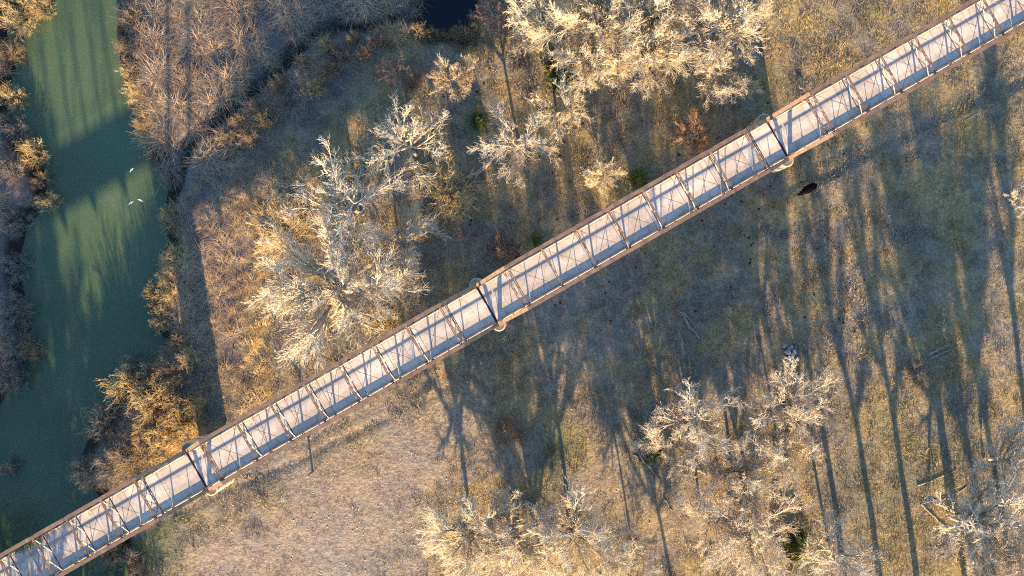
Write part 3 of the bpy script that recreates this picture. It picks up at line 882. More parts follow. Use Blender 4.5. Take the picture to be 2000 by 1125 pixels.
shrub_proto('feather3', 'bark', seed=63, H=3.0, R=2.2, stems=52, kids=(7, 6), wob=0.12, up=0.08, twig=0.013)
_shm = {}
def shrub(proto, px, py, rpx, H, mat, label, rot=0.0, name="bare_shrub", group="bare shrubs of the meadow", squash=1.0, cat_="shrub"):
    s, f, h0, r0 = SH[proto]
    key = (proto, mat)
    if key not in _shm:
        m = f.copy(); m.materials.clear(); m.materials.append(M[mat]); _shm[key] = m
    p = g(px, py, H * 0.6); R = rpx * (CAM_H - H * 0.6) / FPX
    z = max(ground_z(p.x, p.y), WZ - 0.3)
    r = empty(name, (p.x, p.y, z), math.radians(rot))
    r.scale = (R / r0, R / r0 * squash, H / h0)
    link("stems", s, None, r); link("twigs", _shm[key], None, r)
    tag(r, label, cat_, group)
    return r
FANS = [
    ('fan1', 882, 158, 42, 6.0, 'twig_sand', "tan fan shaped shrub left of the spiky white tree, larger left half of a pair"),
    ('fan2', 912, 134, 32, 6.0, 'twig_sand', "tan fan shaped shrub left of the spiky white tree, smaller right half of a pair"),
    ('fan2', 760, 140, 32, 4.4, 'twig_mauve', "mauve twiggy shrub in the shaded upper meadow"),
    ('fan1', 1178, 345, 36, 4.4, 'twig_pale', "pale round shrub alone above the bridge, left of the reddish one"),
    ('fan1', 1355, 268, 42, 3.6, 'twig_red', "reddish brown shrub against the bridge's upper side"),
    ('fan2', 1012, 108, 26, 4.4, 'twig_mauve', "mauve thin shrub at the left foot of the top grove"),
    ('fan2', 962, 26, 46, 5.0, 'twig_mauve', "big mauve shrub right of the dark pond"),
    ('fan1', 1460, 172, 24, 4.0, 'twig_pale', "small pale shrub below the right end of the top grove"),
    ('fan1', 1040, 185, 18, 3.0, 'twig_mauve', "small mauve shrub beside the spiky white tree"),
]
for k, t in enumerate(FANS):
    tree(t[0], t[1], t[2], t[3], t[4], t[6], k * 83.0, name="bare_shrub", group="bare shrubs of the meadow", mat=t[5], cat_="shrub")
MEADOW_SHRUBS = [
    ('feather2', 805, 155, 20, 2.2, 'twig_red', "small red brown shrub between the mauve shrub and the tan fan pair"),
    ('feather2', 985, 490, 36, 2.4, 'twig_red', "low red brown brush against the bridge near its middle pier"),
    ('feather3', 872, 372, 60, 3.0, 'twig_gold', "golden bushy shrub under the topmost left meadow tree"),
    ('feather1', 560, 450, 64, 2.2, 'twig_gold', "golden low brush left of the middle left meadow tree"),
    ('feather2', 640, 330, 44, 2.0, 'twig_gold', "golden brush in the sunlit gap above the left meadow trees"),
    ('feather3', 995, 845, 34, 1.4, 'twig_red', "low reddish brush below the bridge, near the broad shadows"),
    ('feather2', 1805, 735, 34, 1.2, 'twig_tan', "tan heap of brush below the twin logs"),
    ('feather1', 1865, 728, 22, 1.0, 'twig_tan', "small tan brush right of the brush heap"),
]
for k, t in enumerate(MEADOW_SHRUBS):
    shrub(*t, rot=k * 67.0)
# bushes along the river
RB = [  # right bank, from the bridge upwards: px, py, r, H, mat
    (215, 905, 40, 4.0, 'twig_ash'), (158, 930, 34, 3.4, 'twig_ash'), (196, 832, 42, 4.0, 'twig_ash'), (262, 900, 46, 4.0, 'twig_tan'),
    (300, 868, 44, 3.6, 'twig_gold'), (345, 850, 36, 4.0, 'twig_gold'), (243, 758, 44, 5.0, 'twig_gold'), (240, 722, 26, 4.2, 'twig_ash'),
    (300, 788, 42, 4.6, 'twig_gold'), (285, 738, 30, 4.0, 'twig_ash'), (335, 812, 30, 4.0, 'twig_gold'), (375, 790, 22, 3.0, 'twig_gold'),
    (330, 735, 30, 3.4, 'twig_tan'), (365, 700, 22, 2.4, 'twig_gold'), (345, 668, 22, 2.6, 'twig_tan'), (300, 620, 26, 3.4, 'twig_gold'), (318, 580, 22, 3.0, 'twig_gold'),
    (290, 572, 22, 3.0, 'twig_gold'), (325, 545, 22, 3.0, 'twig_gold'), (330, 505, 20, 2.8, 'twig_gold'), (328, 432, 24, 2.6, 'twig_tan'),
    (316, 408, 18, 2.4, 'twig_gold'), (318, 348, 20, 2.2, 'twig_tan'), (290, 300, 20, 2.4, 'twig_tan'), (268, 240, 20, 2.6, 'twig_tan'), (250, 175, 22, 3.0, 'twig_gold'),
    (242, 130, 20, 3.0, 'twig_gold'), (240, 85, 22, 3.0, 'twig_tan'), (246, 30, 24, 3.0, 'twig_tan'), (205, 1090, 30, 3.0, 'twig_tan'), (250, 1110, 34, 2.6, 'twig_ash'), (285, 960, 26, 2.2, 'twig_ash')]
ORD = ["first", "second", "third", "fourth", "fifth", "sixth", "seventh", "eighth", "ninth", "tenth", "eleventh", "twelfth", "thirteenth", "fourteenth", "fifteenth",
       "sixteenth", "seventeenth", "eighteenth", "nineteenth", "twentieth", "twenty-first", "twenty-second", "twenty-third", "twenty-fourth", "twenty-fifth", "twenty-sixth",
       "twenty-seventh", "twenty-eighth", "twenty-ninth", "thirtieth", "thirty-first", "thirty-second", "thirty-third"]
CNAME = {'twig_ash': 'ash grey', 'twig_tan': 'tan', 'twig_gold': 'golden', 'twig_mauve': 'mauve', 'twig_pale': 'pale'}
fk = ['feather1', 'feather2', 'feather3']
order = sorted(range(len(RB)), key=lambda i: -RB[i][1])
for n, i in enumerate(order):
    x, y, r, H, m = RB[i]
    lab = f"{CNAME[m]} feathery bush on the right river bank, {ORD[n]} up from the picture's lower edge"
    shrub(fk[i % 3], x, y, r, H, m, lab, rot=i * 51.0, name="river_bush", group="bushes along the river", cat_="bush")
LB = [(20, 18, 44, 4.5, 'twig_gold'), (70, 2, 30, 4.0, 'twig_gold'), (4, 98, 34, 4.0, 'twig_tan'), (8, 180, 32, 4.0, 'twig_gold'), (50, 295, 36, 4.0, 'twig_gold'), (70, 345, 22, 3.0, 'twig_tan'),
      (82, 392, 26, 3.2, 'twig_gold'), (20, 330, 34, 2.6, 'twig_ash'), (18, 430, 36, 3.0, 'twig_ash'), (22, 520, 34, 3.0, 'twig_ash'), (28, 610, 36, 3.4, 'twig_ash'), (52, 690, 28, 3.4, 'twig_tan'),
      (14, 690, 36, 3.6, 'twig_ash'), (20, 745, 32, 3.8, 'twig_ash'), (2, 920, 24, 3.6, 'twig_ash'), (10, 245, 36, 3.0, 'twig_ash')]
order = sorted(range(len(LB)), key=lambda i: -LB[i][1])
for n, i in enumerate(order):
    x, y, r, H, m = LB[i]
    lab = f"{CNAME[m]} feathery bush on the left river bank, {ORD[n]} up from the bridge"
    shrub(fk[(i + 1) % 3], x - 10, y, r * 0.82, H, m, lab, rot=i * 77.0, name="river_bush", group="bushes along the river", cat_="bush")

CB = [(461, 231), (498, 209), (517, 232), (540, 160), (560, 196), (614, 172), (637, 131), (659, 103), (637, 86), (689, 72), (742, 74), (815, 58), (840, 62), (868, 64), (895, 62), (925, 60), (440, 268), (590, 118), (705, 100), (480, 268)]
for n, (x, y) in enumerate(CB):
    shrub(fk[n % 3], x, y, 13 + (n * 7) % 9, 2.6 + 0.3 * (n % 4), ('twig_tan', 'twig_mauve', 'twig_gold')[n % 3] if n < 11 else 'twig_tan',
          f"brush tuft along the creek, {ORD[n]} from the river" if n < 16 else f"outlying brush tuft beside the creek, {ORD[n - 16]} from the river", rot=n * 61.0, name="creek_brush", group="brush tufts along the creek", cat_="bush")

# evergreen cedars: many small leaf sprays through the crown's volume
def make_cedar(seed, n=2600):
    rng = np.random.default_rng(seed)
    z = rng.random(n) ** 0.8; az = rng.random(n) * 6.283
    lob = 0.75 + 0.25 * np.sin(az * 3 + z * 7) + rng.normal(0, 0.08, n)
    r = (1 - z * 0.85) * lob * (0.45 + 0.55 * rng.random(n) ** 0.5)
    c = np.stack([r * np.cos(az), r * np.sin(az), 0.15 + z * 1.6], 1)
    d = norm(np.stack([np.cos(az), np.sin(az), 0.3 + rng.normal(0, 0.3, n)], 1) + rng.normal(0, 0.35, (n, 3)))
    side = norm(np.cross(d, rng.normal(0, 1, (n, 3))))
    L = 0.11 + 0.08 * rng.random(n)
    v = np.stack([c - side * 0.03, c + side * 0.03, c + d * L[:, None] + side * 0.018, c + d * L[:, None] - side * 0.018], 1).reshape(-1, 3)
    q = np.arange(n * 4).reshape(-1, 4)
    return v, q
CED = [mesh_np("cedar_foliage", *make_cedar(s)) for s in (5, 6)]
ctr = mesh_np("cedar_trunk", *tubes(np.array([[[0, 0, -0.2], [0.02, 0, 0.6], [0, 0.02, 1.5]]]), np.array([[0.07, 0.05, 0.015]]), 6)); ctr.materials.append(M['bark'])
CEDARS = [(1276, 872, 34, 3.2, 'cedar', "dark green cedar bush beneath the pale leaning tree"), (1545, 1085, 36, 3.0, 'cedar_y', "yellow green bush at the bottom edge in the lower right grove"),
          (1100, 158, 34, 3.0, 'cedar', "dark green shrub at the lower left of the top grove"), (1188, 40, 22, 5.0, 'cedar', "dark green shrub glimpsed inside the top grove"),
          (1248, 352, 20, 1.3, 'cedar_y', "small green bush touching the bridge's upper side near the pale round shrub"), (1047, 470, 13, 1.6, 'cedar_y', "tiny yellow green bush by the bridge near its middle pier"),
          (935, 235, 20, 1.6, 'cedar', "small dark green bush left of the pale tree by the fallen trunk"), (1075, 130, 18, 3.0, 'cedar_y', "small yellow green bush at the left foot of the top grove"),
          (1560, 1050, 26, 2.6, 'cedar', "dark green bush just above the yellow green bush")]
_cm = {}
for k, (x, y, r, H, m, lab) in enumerate(CEDARS):
    key = (k % 2, m)
    if key not in _cm:
        me = CED[k % 2].copy(); me.materials.append(M[m]); _cm[key] = me
    p = g(x, y, H * 0.5); R = r * (CAM_H - H * 0.5) / FPX
    root = empty("evergreen_bush", (p.x, p.y, ground_z(p.x, p.y)), k * 1.3); root.scale = (R, R, H / 1.7)
    link("trunk", ctr, None, root); link("foliage", _cm[key], None, root)
    tag(root, lab, "bush", "evergreen bushes")

# ------------------------------------------------------------------ reeds and grass (uncountable)
def ribbon_clump(seed, n, hmin, hmax, rad, width, droop, segs=3):
    rng = np.random.default_rng(seed)
    az = rng.random(n) * 6.283; rr = np.sqrt(rng.random(n)) * rad
    P = np.stack([np.cos(az) * rr, np.sin(az) * rr, np.full(n, -0.05)], 1)
    a2 = rng.random(n) * 6.283; lean = 0.1 + 0.5 * rng.random(n)
    d = norm(np.stack([np.cos(a2) * lean, np.sin(a2) * lean, np.ones(n)], 1))
    H = hmin + (hmax - hmin) * rng.random(n)
    side = np.stack([-np.sin(a2), np.cos(a2), np.zeros(n)], 1)
    rows = []; p = P
    for s in range(segs + 1):
        w = width * (1 - 0.8 * s / segs)
        rows += [p - side * w / 2, p + side * w / 2]
        d = norm(d + np.stack([np.cos(a2) * droop, np.sin(a2) * droop, np.full(n, -droop * 0.8)], 1) + rng.normal(0, 0.08, (n, 3)))
        p = p + d * (H / segs)[:, None]
    v = np.stack(rows, 1).reshape(-1, 3); k = 2 * (segs + 1)
    base = (np.arange(n) * k)[:, None] + (np.arange(segs) * 2)[None, :]
    q = np.stack([base, base + 1, base + 3, base + 2], -1).reshape(-1, 4)
    return v, q
def proto_coll(name, meshes, mat):
    c = bpy.data.collections.new(name)
    for i, (v, q) in enumerate(meshes):
        me = mesh_np(name, v, q, False); me.materials.append(mat)
        o = bpy.data.objects.new(name, me); c.objects.link(o)
    return c
C_GRASS = proto_coll("grass_tuft", [ribbon_clump(100 + i, 46, 0.10, 0.34, 0.62, 0.045, 0.35, 1) for i in range(5)], M['tuft'])
C_TALL = proto_coll("tall_grass_tuft", [ribbon_clump(120 + i, 40, 0.35, 0.85, 0.55, 0.05, 0.35, 2) for i in range(5)], M['tuft'])
C_REED = proto_coll("reed_clump", [ribbon_clump(140 + i, 60, 0.8, 2.6, 0.55, 0.06, 0.30, 4) for i in range(6)], M['reed'])

def scatter(name, label, coll, pos, scale, rng, cat_=None):
    n = len(pos)
    me = bpy.data.meshes.new(name); me.vertices.add(n); me.vertices.foreach_set("co", pos.astype(np.float32).ravel())
    r, gr, so, _ = zones(pos[:, 0], pos[:, 1])
    a = me.attributes.new("zone", 'FLOAT_COLOR', 'POINT'); a.data.foreach_set("color", np.stack([r, gr, so, np.ones(n)], 1).astype(np.float32).ravel())
    a = me.attributes.new("size", 'FLOAT', 'POINT'); a.data.foreach_set("value", scale.astype(np.float32))
    a = me.attributes.new("turn", 'FLOAT_VECTOR', 'POINT')
    a.data.foreach_set("vector", np.stack([rng.normal(0, 0.1, n), rng.normal(0, 0.1, n), rng.random(n) * 6.283], 1).astype(np.float32).ravel())
    o = link(name, me)
    ng = bpy.data.node_groups.new(name + "_nodes", 'GeometryNodeTree')
    ng.interface.new_socket("Geometry", in_out='INPUT', socket_type='NodeSocketGeometry')
    ng.interface.new_socket("Geometry", in_out='OUTPUT', socket_type='NodeSocketGeometry')
    gi = ng.nodes.new("NodeGroupInput"); go = ng.nodes.new("NodeGroupOutput")
    iop = ng.nodes.new("GeometryNodeInstanceOnPoints"); ci = ng.nodes.new("GeometryNodeCollectionInfo")
    ci.inputs["Collection"].default_value = coll; ci.inputs["Separate Children"].default_value = True; ci.inputs["Reset Children"].default_value = True
    iop.inputs["Pick Instance"].default_value = True
    na = ng.nodes.new("GeometryNodeInputNamedAttribute"); na.data_type = 'FLOAT'; na.inputs[0].default_value = "size"
    nb = ng.nodes.new("GeometryNodeInputNamedAttribute"); nb.data_type = 'FLOAT_VECTOR'; nb.inputs[0].default_value = "turn"
    L = ng.links.new
    L(gi.outputs[0], iop.inputs["Points"]); L(ci.outputs[0], iop.inputs["Instance"])
    L(na.outputs[0], iop.inputs["Scale"]); L(nb.outputs[0], iop.inputs["Rotation"]); L(iop.outputs[0], go.inputs[0])
    md = o.modifiers.new("scatter", 'NODES'); md.node_group = ng
    tag(o, label, cat_, kind="stuff")
    return o
rng = np.random.default_rng(3)
def candidates(n, x0=-72, x1=66, y0=-44, y1=42):
    x = x0 + (x1 - x0) * rng.random(n); y = y0 + (y1 - y0) * rng.random(n)
    return x, y
x, y = candidates(30000); z = height(x, y)
r, gr, so, trk = zones(x, y)
keep = (z > -0.8) & (rng.random(len(x)) < (1 - 0.5 * so - 0.6 * trk) * (0.35 + 0.9 * fbm(x, y, 3.0, 15.0))) & (r < 0.85)
scatter("dry_meadow_grass", "dry golden grass of the meadow", C_GRASS, np.stack([x, y, z], 1)[keep], ((0.7 + 0.7 * rng.random(len(x))) * (1 - 0.55 * so))[keep], rng)
def gold_w(x, y):
    px = x * FPX / CAM_H + CX; py = CY - y * FPX / CAM_H
    w = np.zeros(x.shape)
    for cx, cy, rad in GOLD: w = np.maximum(w, np.exp(-((px - cx) ** 2 + (py - cy) ** 2) / (rad * 0.9) ** 2))
    return w
x, y = candidates(16000); z = height(x, y)
r, gr, so, trk = zones(x, y)
w = np.maximum(gold_w(x, y) * 0.75, 0.10) * (0.2 + 1.5 * (fbm(x, y, 4.0, 31.0) - 0.25)) * (1 - trk) * (1 - so)
keep = (z > -1.2) & (rng.random(len(x)) < w)
scatter("tall_golden_grass", "tall golden grass tussocks of the sunny patches", C_TALL, np.stack([x, y, z], 1)[keep], (0.7 + 0.6 * rng.random(len(x)))[keep], rng)
# reed and cane beds on the river bank
REED = [(gp([(234, -60), (760, -60), (690, 60), (560, 130), (430, 232), (372, 282), (335, 345), (304, 330), (262, 205)]), 1.0, 1.0),
        (gp([(378, 300), (520, 180), (640, 100), (760, 60), (1010, 60), (1010, 40), (930, 62), (820, 60), (740, 90), (650, 140), (560, 220), (450, 300), (390, 380)]), 1.6, 0.8),
        (gp([(350, 400), (420, 320), (520, 300), (560, 420), (530, 620), (520, 790), (425, 840), (405, 760), (385, 640), (360, 500)]), 1.5, 0.62),
        (gp([(330, 390), (350, 400), (365, 520), (392, 660), (410, 790), (400, 850), (330, 900), (230, 950), (170, 940), (250, 740), (330, 660), (290, 580), (326, 480)]), 1.3, 0.7),
        (gp([(-200, -60), (80, -20), (24, 60), (30, 140), (20, 210), (90, 330), (100, 395), (55, 450), (48, 520), (70, 690), (0, 800), (-200, 1000)]), 0.7, 0.6),
        (gp([(700, -60), (826, -60), (830, 44), (760, 60), (690, 60)]), 0.8, 0.9), (gp([(930, -60), (1010, -60), (1010, 60), (900, 70), (926, 40)]), 0.7, 0.8)]
ps, sc = [], []
for poly, dens, size in REED:
    n = 4600
    x0, y0 = poly.min(0); x1, y1 = poly.max(0)
    n = int((x1 - x0) * (y1 - y0) * 2.6)
    x, y = candidates(n, x0, x1, y0, y1); z = height(x, y)
    dc = seg_dist(x, y, CREEK, False)
    keep = inside(x, y, poly) & (z > WZ + 0.1) & (dc > 0.45 + 0.4 * rng.random(n)) & (rng.random(n) < dens * np.clip(0.08 + 3.2 * (fbm(x, y, 2.6, 61.0) - 0.33), 0.05, 1))
    ps.append(np.stack([x, y, z], 1)[keep]); sc.append((size * (0.5 + 0.6 * rng.random(n)) * (0.6 + 0.9 * fbm(x, y, 2.2, 83.0)))[keep])
scatter("reed_bed", "dry reeds and cane massed along the river and creek", C_REED, np.concatenate(ps), np.concatenate(sc), rng)

# dark clods and pale pebbles strewn over the ground
def blob(seed, n=7, flat=0.5):
    rg = np.random.default_rng(seed); bm = bmesh.new(); bmesh.ops.create_icosphere(bm, subdivisions=1, radius=1.0)
    for v in bm.verts: v.co = v.co * float(0.75 + 0.5 * rg.random()); v.co.z *= flat
    vs = np.array([v.co[:] for v in bm.verts]); fs = np.array([[w.index for w in f.verts] for f in bm.faces]); bm.free()
    return vs, fs
def strew(name, label, mat, pts, smin, smax, flat, seed):
    rg = np.random.default_rng(seed); V, F, n = [], [], 0
    for p in pts:
        v, f = blob(int(rg.integers(12)), flat=flat); s = smin + (smax - smin) * rg.random() ** 2
        V.append(v * s + np.array(p)); F.append(f + n); n += len(v)
    o = link(name, mesh_np(name, np.concatenate(V), np.concatenate(F)), mat); tag(o, label, None, kind="stuff")
rg = np.random.default_rng(17)
pts = []
for _ in range(170):
    px, py = 860 + 900 * rg.random(), 90 + 560 * rg.random()
    q = g(px, py); pts.append((q.x, q.y, ground_z(q.x, q.y) + 0.05))
strew("dark_clods", "dark dung clods strewn over the pasture", M['dung'], pts, 0.07, 0.18, 0.5, 4)
pts = []
for _ in range(380):
    px, py = 420 + 560 * rg.random(), 800 + 330 * rg.random()
    q = g(px, py); pts.append((q.x, q.y, ground_z(q.x, q.y) + 0.03))
for _ in range(160):
    px, py = 980 + 1000 * rg.random(), 450 + 650 * rg.random()
    q = g(px, py); pts.append((q.x, q.y, ground_z(q.x, q.y) + 0.03))
strew("pale_pebbles", "pale pebbles strewn over the bare soil", M['curb'], pts, 0.03, 0.10, 0.5, 5)

# ------------------------------------------------------------------ fallen logs and branches
def log(pts_px, r0, r1, label, branches=(), name="fallen_log", mat='log', lift=0.0, cat_="log"):
    pts = []
    for q in pts_px:
        w = g(q[0], q[1]); pts.append((w.x, w.y, ground_z(w.x, w.y) + lift))
    pts = np.array(pts); n = len(pts)
    t = np.linspace(0, 1, max(3 * n, 6)); tt = np.linspace(0, 1, n)
    P = np.stack([np.interp(t, tt, pts[:, i]) for i in range(3)], 1)
    rgx = np.random.default_rng(int(abs(pts[0, 0]) * 100))
    P[:, :2] += rgx.normal(0, 0.06, (len(t), 2)); rad = (r0 + (r1 - r0) * t) * (0.9 + 0.2 * rgx.random(len(t)))
    P[:, 2] += rad * 0.7
    rad = rad * 0.72; P[:, 2] -= rad * 0.4
    c = P[0].copy(); P -= c
    root = empty(name, tuple(c))
    link("trunk", mesh_np("trunk", *tubes(P[None], rad[None], 9)), M[mat], root)
    for b in branches:
        f, dx, dy, L, rb = b
        i = int(f * (len(t) - 1)); s = P[i]; d = np.array([dx, dy, 0.25]); d /= np.linalg.norm(d)
        Q = np.stack([s + d * L * k / 4 + np.array([0, 0, -0.06 * k * k * L / 4]) + (rgx.normal(0, 0.05, 3) * (k > 0)) for k in range(5)])
        link("branch", mesh_np("branch", *tubes(Q[None], (rb * np.linspace(1, 0.35, 5))[None], 5)), M[mat], root)
    tag(root, label, cat_, "fallen wood on the ground")
log([(925, 345), (948, 325), (980, 294)], 0.36, 0.30, "thick fallen grey trunk left of the bridge's middle, under pale branches", [(0.1, -1, -1, 2.2, .07), (0.05, 0.2, -1, 2.0, .06), (0.0, -1, -.3, 2.0, .06), (0.3, 1, -.4, 1.5, .06)])
log([(1332, 610), (1345, 638), (1368, 662)], 0.26, 0.18, "short weathered log lying in shade below the bridge", [(0.0, -1, 0.3, 0.9, .08), (0.6, -1, 0.5, 0.7, .06)])
log([(1336, 612), (1354, 634), (1372, 660)], 0.12, 0.10, "thin pole lying along the short weathered log")
log([(1306, 903), (1345, 912), (1392, 926)], 0.20, 0.26, "straight pale fallen trunk pointing into the lower right grove")
log([(1240, 870), (1262, 905), (1288, 935), (1298, 975), (1312, 998)], 0.17, 0.10, "long crooked fallen branch left of the green cedar", [(0.25, -1, 0.3, 2.0, .08), (0.55, 0.2, -1, 1.2, .06), (0.35, 1, 1, 1.4, .05)])
log([(1328, 992), (1342, 1012)], 0.10, 0.06, "short pale stick near the long crooked branch", name="fallen_stick", cat_="stick")
log([(1812, 692), (1835, 682), (1856, 672)], 0.20, 0.16, "upper of the twin logs lying in tree shadow at right", [(0.9, 0.5, 1, 1.2, .06), (0.6, 1, 0.4, 1.3, .05)])
log([(1816, 702), (1838, 690), (1862, 682)], 0.16, 0.12, "lower of the twin logs lying in tree shadow at right", [(0.8, 1, -.7, 1.1, .05), (0.2, -1, -1, 1.0, .05)])
log([(1790, 948), (1830, 935), (1868, 918)], 0.16, 0.10, "pale fallen branch nearest the right bottom grove, upper one", [(0.7, 0.6, 1, 1.6, .05)])
log([(1800, 982), (1845, 975), (1890, 950)], 0.18, 0.08, "pale fallen branch reaching to the right, lower one beside the right bottom grove", [(0.5, 0.4, -1, 1.3, .05)])
log([(1798, 984), (1820, 1005), (1848, 1030)], 0.20, 0.12, "dark fallen branch sloping down right beside the right bottom grove")
log([(1840, 890), (1846, 905), (1852, 915)], 0.12, 0.08, "short upright stub with twigs near the pale fallen branches", [(0.2, 1, 0.2, 1.0, .04), (0.6, 1, -.3, 0.8, .04)])
log([(1880, 236), (1908, 222)], 0.07, 0.05, "thin pale pole lying by the path under the bridge's right end", name="fallen_pole", cat_="pole")
log([(1931, 208), (1962, 188)], 0.07, 0.05, "thin pale pole near the right edge, upper one", name="fallen_pole", cat_="pole")
log([(1078, 686), (1090, 690), (1102, 695)], 0.09, 0.05, "small pale curved stick below the middle pier", name="fallen_stick", cat_="stick")
log([(962, 66), (985, 68)], 0.12, 0.10, "small pale log beside the dark pond")
log([(1322, 90), (1345, 84), (1362, 82)], 0.22, 0.18, "tan log glimpsed in the gap of the top grove")
log([(1560, 170), (1568, 178), (1572, 190)], 0.14, 0.08, "pale dead snag poking up beside the bridge's upper side", name="dead_snag", lift=0.5, cat_="snag")

# rock pile
rg = np.random.default_rng(44)
def rock_mesh(seed):
    v, f = blob(seed, flat=0.7)
    return mesh_np("rock", v, f, False)
RM = [rock_mesh(200 + i) for i in range(5)]
for m_ in RM: m_.materials.append(M['rock'])
RKL = ["grey rock on the left rim of the rock pile", "pale rock on top of the rock pile, three-cornered", "grey rock at the top end of the pile", "grey rock in the pile's middle",
       "grey rock at the lower left of the pile", "small grey rock at the lower end of the pile", "grey rock right of the pile's middle", "small rock on the pile's right rim",
       "flat grey rock low in the pile's centre", "small grey rock beside the pile's upper end", "blue grey rock between the pile's middle and top"]
RKP = [(1531, 675, .42), (1551, 687, .38), (1545, 678, .3), (1538, 688, .5), (1535, 701, .4), (1539, 706, .32), (1547, 694, .42), (1555, 700, .28), (1541, 699, .46), (1553, 679, .25), (1541, 682, .36)]
for k, (px, py, s) in enumerate(RKP):
    p = g(px, py)
    o = link("rock", RM[k % 5]); o.location = (p.x, p.y, ground_z(p.x, p.y) + s * 0.3); o.scale = (s, s * 0.85, s); o.rotation_euler = (rg.random(), rg.random(), rg.random() * 6)
    tag(o, RKL[k], "rock", "rocks of the pile")

# ------------------------------------------------------------------ black cow
def build_cow(px, py, ang, label):
    p = g(px, py, 0.8)
    J = [(0, 0, 1.12), (0.55, 0, 1.16), (0.95, 0, 1.24), (1.22, 0, 1.36), (1.48, 0, 1.24),      # 0..4 pelvis to muzzle
         (-0.35, 0, 1.16), (-0.62, 0, 1.10), (-0.70, 0, 0.78), (-0.70, 0, 0.50),                # tail side
         (0.62, 0.20, 0.82), (0.62, 0.21, 0.45), (0.60, 0.21, 0.06), (0.62, -0.20, 0.82), (0.66, -0.21, 0.45), (0.70, -0.21, 0.06),
         (-0.42, 0.22, 0.80), (-0.54, 0.22, 0.46), (-0.48, 0.22, 0.06), (-0.42, -0.22, 0.80), (-0.50, -0.22, 0.46), (-0.40, -0.22, 0.06), (1.62, 0, 1.12)]
    E = [(0, 1), (1, 2), (2, 3), (3, 4), (4, 21), (0, 5), (5, 6), (6, 7), (7, 8), (1, 9), (9, 10), (10, 11), (1, 12), (12, 13), (13, 14), (5, 15), (15, 16), (16, 17), (5, 18), (18, 19), (19, 20)]
    R = {0: (.38, .40), 1: (.34, .40), 2: (.20, .24), 3: (.16, .18), 4: (.11, .12), 21: (.09, .08), 5: (.34, .36), 6: (.10, .10), 7: (.03, .03), 8: (.045, .045)}
    me = bpy.data.meshes.new("body"); me.from_pydata(J, E, [])
    root = empty("cow", (p.x, p.y, ground_z(p.x, p.y)), ang); root.scale = (1.12, 1.25, 1.1)
    o = link("body", me, None, root)
    m, nt, b = new_mat("black_hide"); b.inputs["Base Color"].default_value = (0.004, 0.0035, 0.004, 1); b.inputs["Roughness"].default_value = 1.0; b.inputs["Specular IOR Level"].default_value = 0.05
    me.materials.append(m)
    sk = o.modifiers.new("skin", 'SKIN'); sk.use_smooth_shade = True
    for i, v in enumerate(me.skin_vertices[0].data):
        v.radius = R.get(i, (.10, .12) if J[i][2] > 0.7 else ((.055, .055) if J[i][2] > 0.2 else (.06, .06)))
        v.use_root = (i == 0)
    o.modifiers.new("sub", 'SUBSURF').levels = 1; o.modifiers["sub"].render_levels = 2
    for s in (-1, 1):
        e = MB().tube((1.22, s * 0.10, 1.44), (1.16, s * 0.34, 1.42), 0.05, 6, 0.02).mesh("ear", True); link("ear", e, m, root)
    tag(root, label, "cow")
build_cow(1582, 367, math.radians(30 + 180), "black cow standing on the grass below the bridge's right pier")

# ------------------------------------------------------------------ white birds over the water
bm_, nt_, bb_ = new_mat("white_plumage"); bb_.inputs["Base Color"].default_value = (0.5, 0.5, 0.48, 1); bb_.inputs["Roughness"].default_value = 0.7
def bird_meshes():
    body = tubes(np.array([[[-0.26, 0, 0], [-0.14, 0, 0.005], [0, 0, 0], [0.12, 0, 0.0], [0.22, 0, 0.03], [0.30, 0, 0.04], [0.36, 0, 0.035]]]), np.array([[0.015, 0.05, 0.075, 0.065, 0.035, 0.035, 0.008]]), 8)
    b = mesh_np("body", *body)
    w = []
    for s in (-1, 1):
        ed = [(0.10, 0.04, 0.03), (0.13, 0.22, 0.10), (0.05, 0.42, 0.12), (-0.05, 0.58, 0.08)]
        tr = [(-0.08, 0.04, 0.03), (-0.06, 0.22, 0.09), (-0.10, 0.42, 0.11), (-0.10, 0.58, 0.08)]
        v = [(x, s * y, z + 0.008) for x, y, z in ed] + [(x, s * y, z + 0.008) for x, y, z in tr] + [(x, s * y, z - 0.008) for x, y, z in ed] + [(x, s * y, z - 0.008) for x, y, z in tr]
        f = []
        for i in range(3): f += [(i, i + 1, 5 + i, 4 + i), (8 + i, 12 + i, 13 + i, 9 + i), (i, 8 + i, 9 + i, i + 1), (4 + i, 5 + i, 13 + i, 12 + i)]
        f += [(0, 4, 12, 8), (3, 11, 15, 7)]
        w.append(mesh_np("wing", v, f))
    return b, w
bb, bw = bird_meshes()
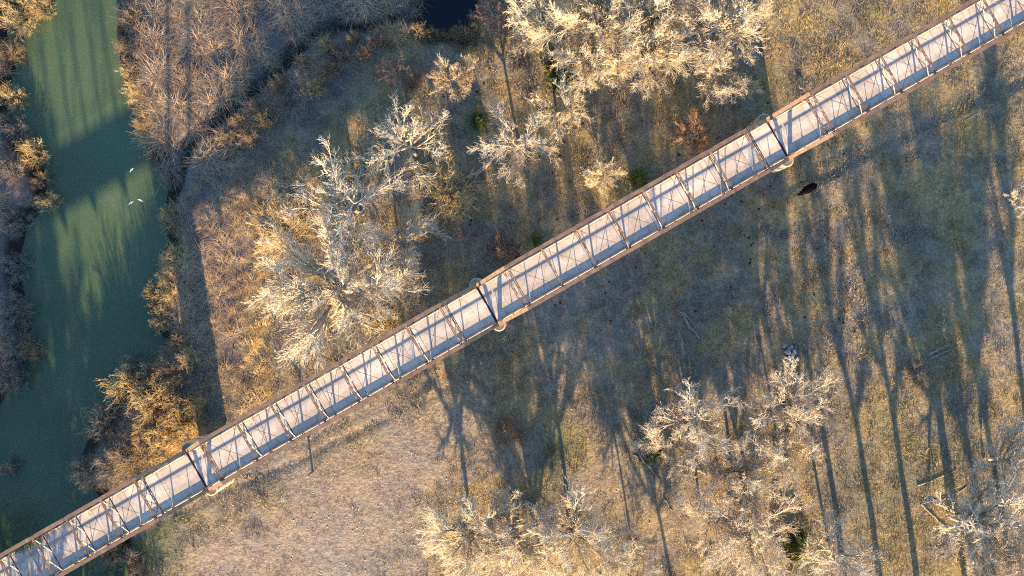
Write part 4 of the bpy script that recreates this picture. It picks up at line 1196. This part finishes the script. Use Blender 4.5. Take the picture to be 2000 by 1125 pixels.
for m_ in [bb] + bw: m_.materials.append(bm_)
for px, py, a, lab in ((257, 332, 140, "white bird over the river, upper one of three"), (256, 396, 120, "white bird over the river, lower left of three"), (274, 391, 70, "white bird over the river, lower right of three")):
    p = g(px, py, 1.5); r = empty("white_bird", (p.x, p.y, 1.5), math.radians(a)); r.scale = (0.55, 0.55, 0.55)
    link("body", bb, None, r)
    for w_ in bw: link("wing", w_, None, r)
    tag(r, lab, "bird", "white birds over the river")

# ------------------------------------------------------------------ post and vine
p = g(611, 921); r = empty("wooden_post", (p.x, p.y, ground_z(p.x, p.y)))
part(r, "shaft", MB().tube((0, 0, -0.3), (0.03, 0, 3.4), 0.13, 10, 0.10), 'log', True)
part(r, "cross_arm", MB().box((0.02, 0, 3.1), (0.7, 0.10, 0.12)), 'log')
tag(r, "lone wooden post beside the wheel track below the bridge", "post")
# green vine tangle caught on the truss at the lower left
rng2 = np.random.default_rng(9); n = 700
c0 = g(60, 1062, DECK_Z + 0.8)
u = rng2.normal(0, 1, (n, 3)) * np.array([1.0, 0.28, 0.35]); u[:, 0] = (rng2.random(n) - 0.5) * 3.6
R2 = np.array([[math.cos(ROT), -math.sin(ROT), 0], [math.sin(ROT), math.cos(ROT), 0], [0, 0, 1]])
c = u @ R2.T; d = norm(rng2.normal(0, 1, (n, 3))); s = norm(np.cross(d, rng2.normal(0, 1, (n, 3)))) * 0.05; d = d * 0.13
vv = np.stack([c - s, c + s, c + d + s * 0.3, c + d - s * 0.3], 1).reshape(-1, 3)
r = empty("vine_tangle", tuple(c0))
link("foliage", mesh_np("foliage", vv, np.arange(n * 4).reshape(-1, 4)), M['cedar'], r)
Q = (np.stack([np.linspace(-1.9, 1.9, 12), 0.15 * np.sin(np.arange(12)), 0.2 * np.cos(np.arange(12) * 1.3)], 1)) @ R2.T
link("stem", mesh_np("stem", *tubes(Q[None], np.full((1, 12), 0.02), 5)), M['bark'], r)
tag(r, "dark green vine tangle on the upper railing at the bridge's lower left end", "vine")
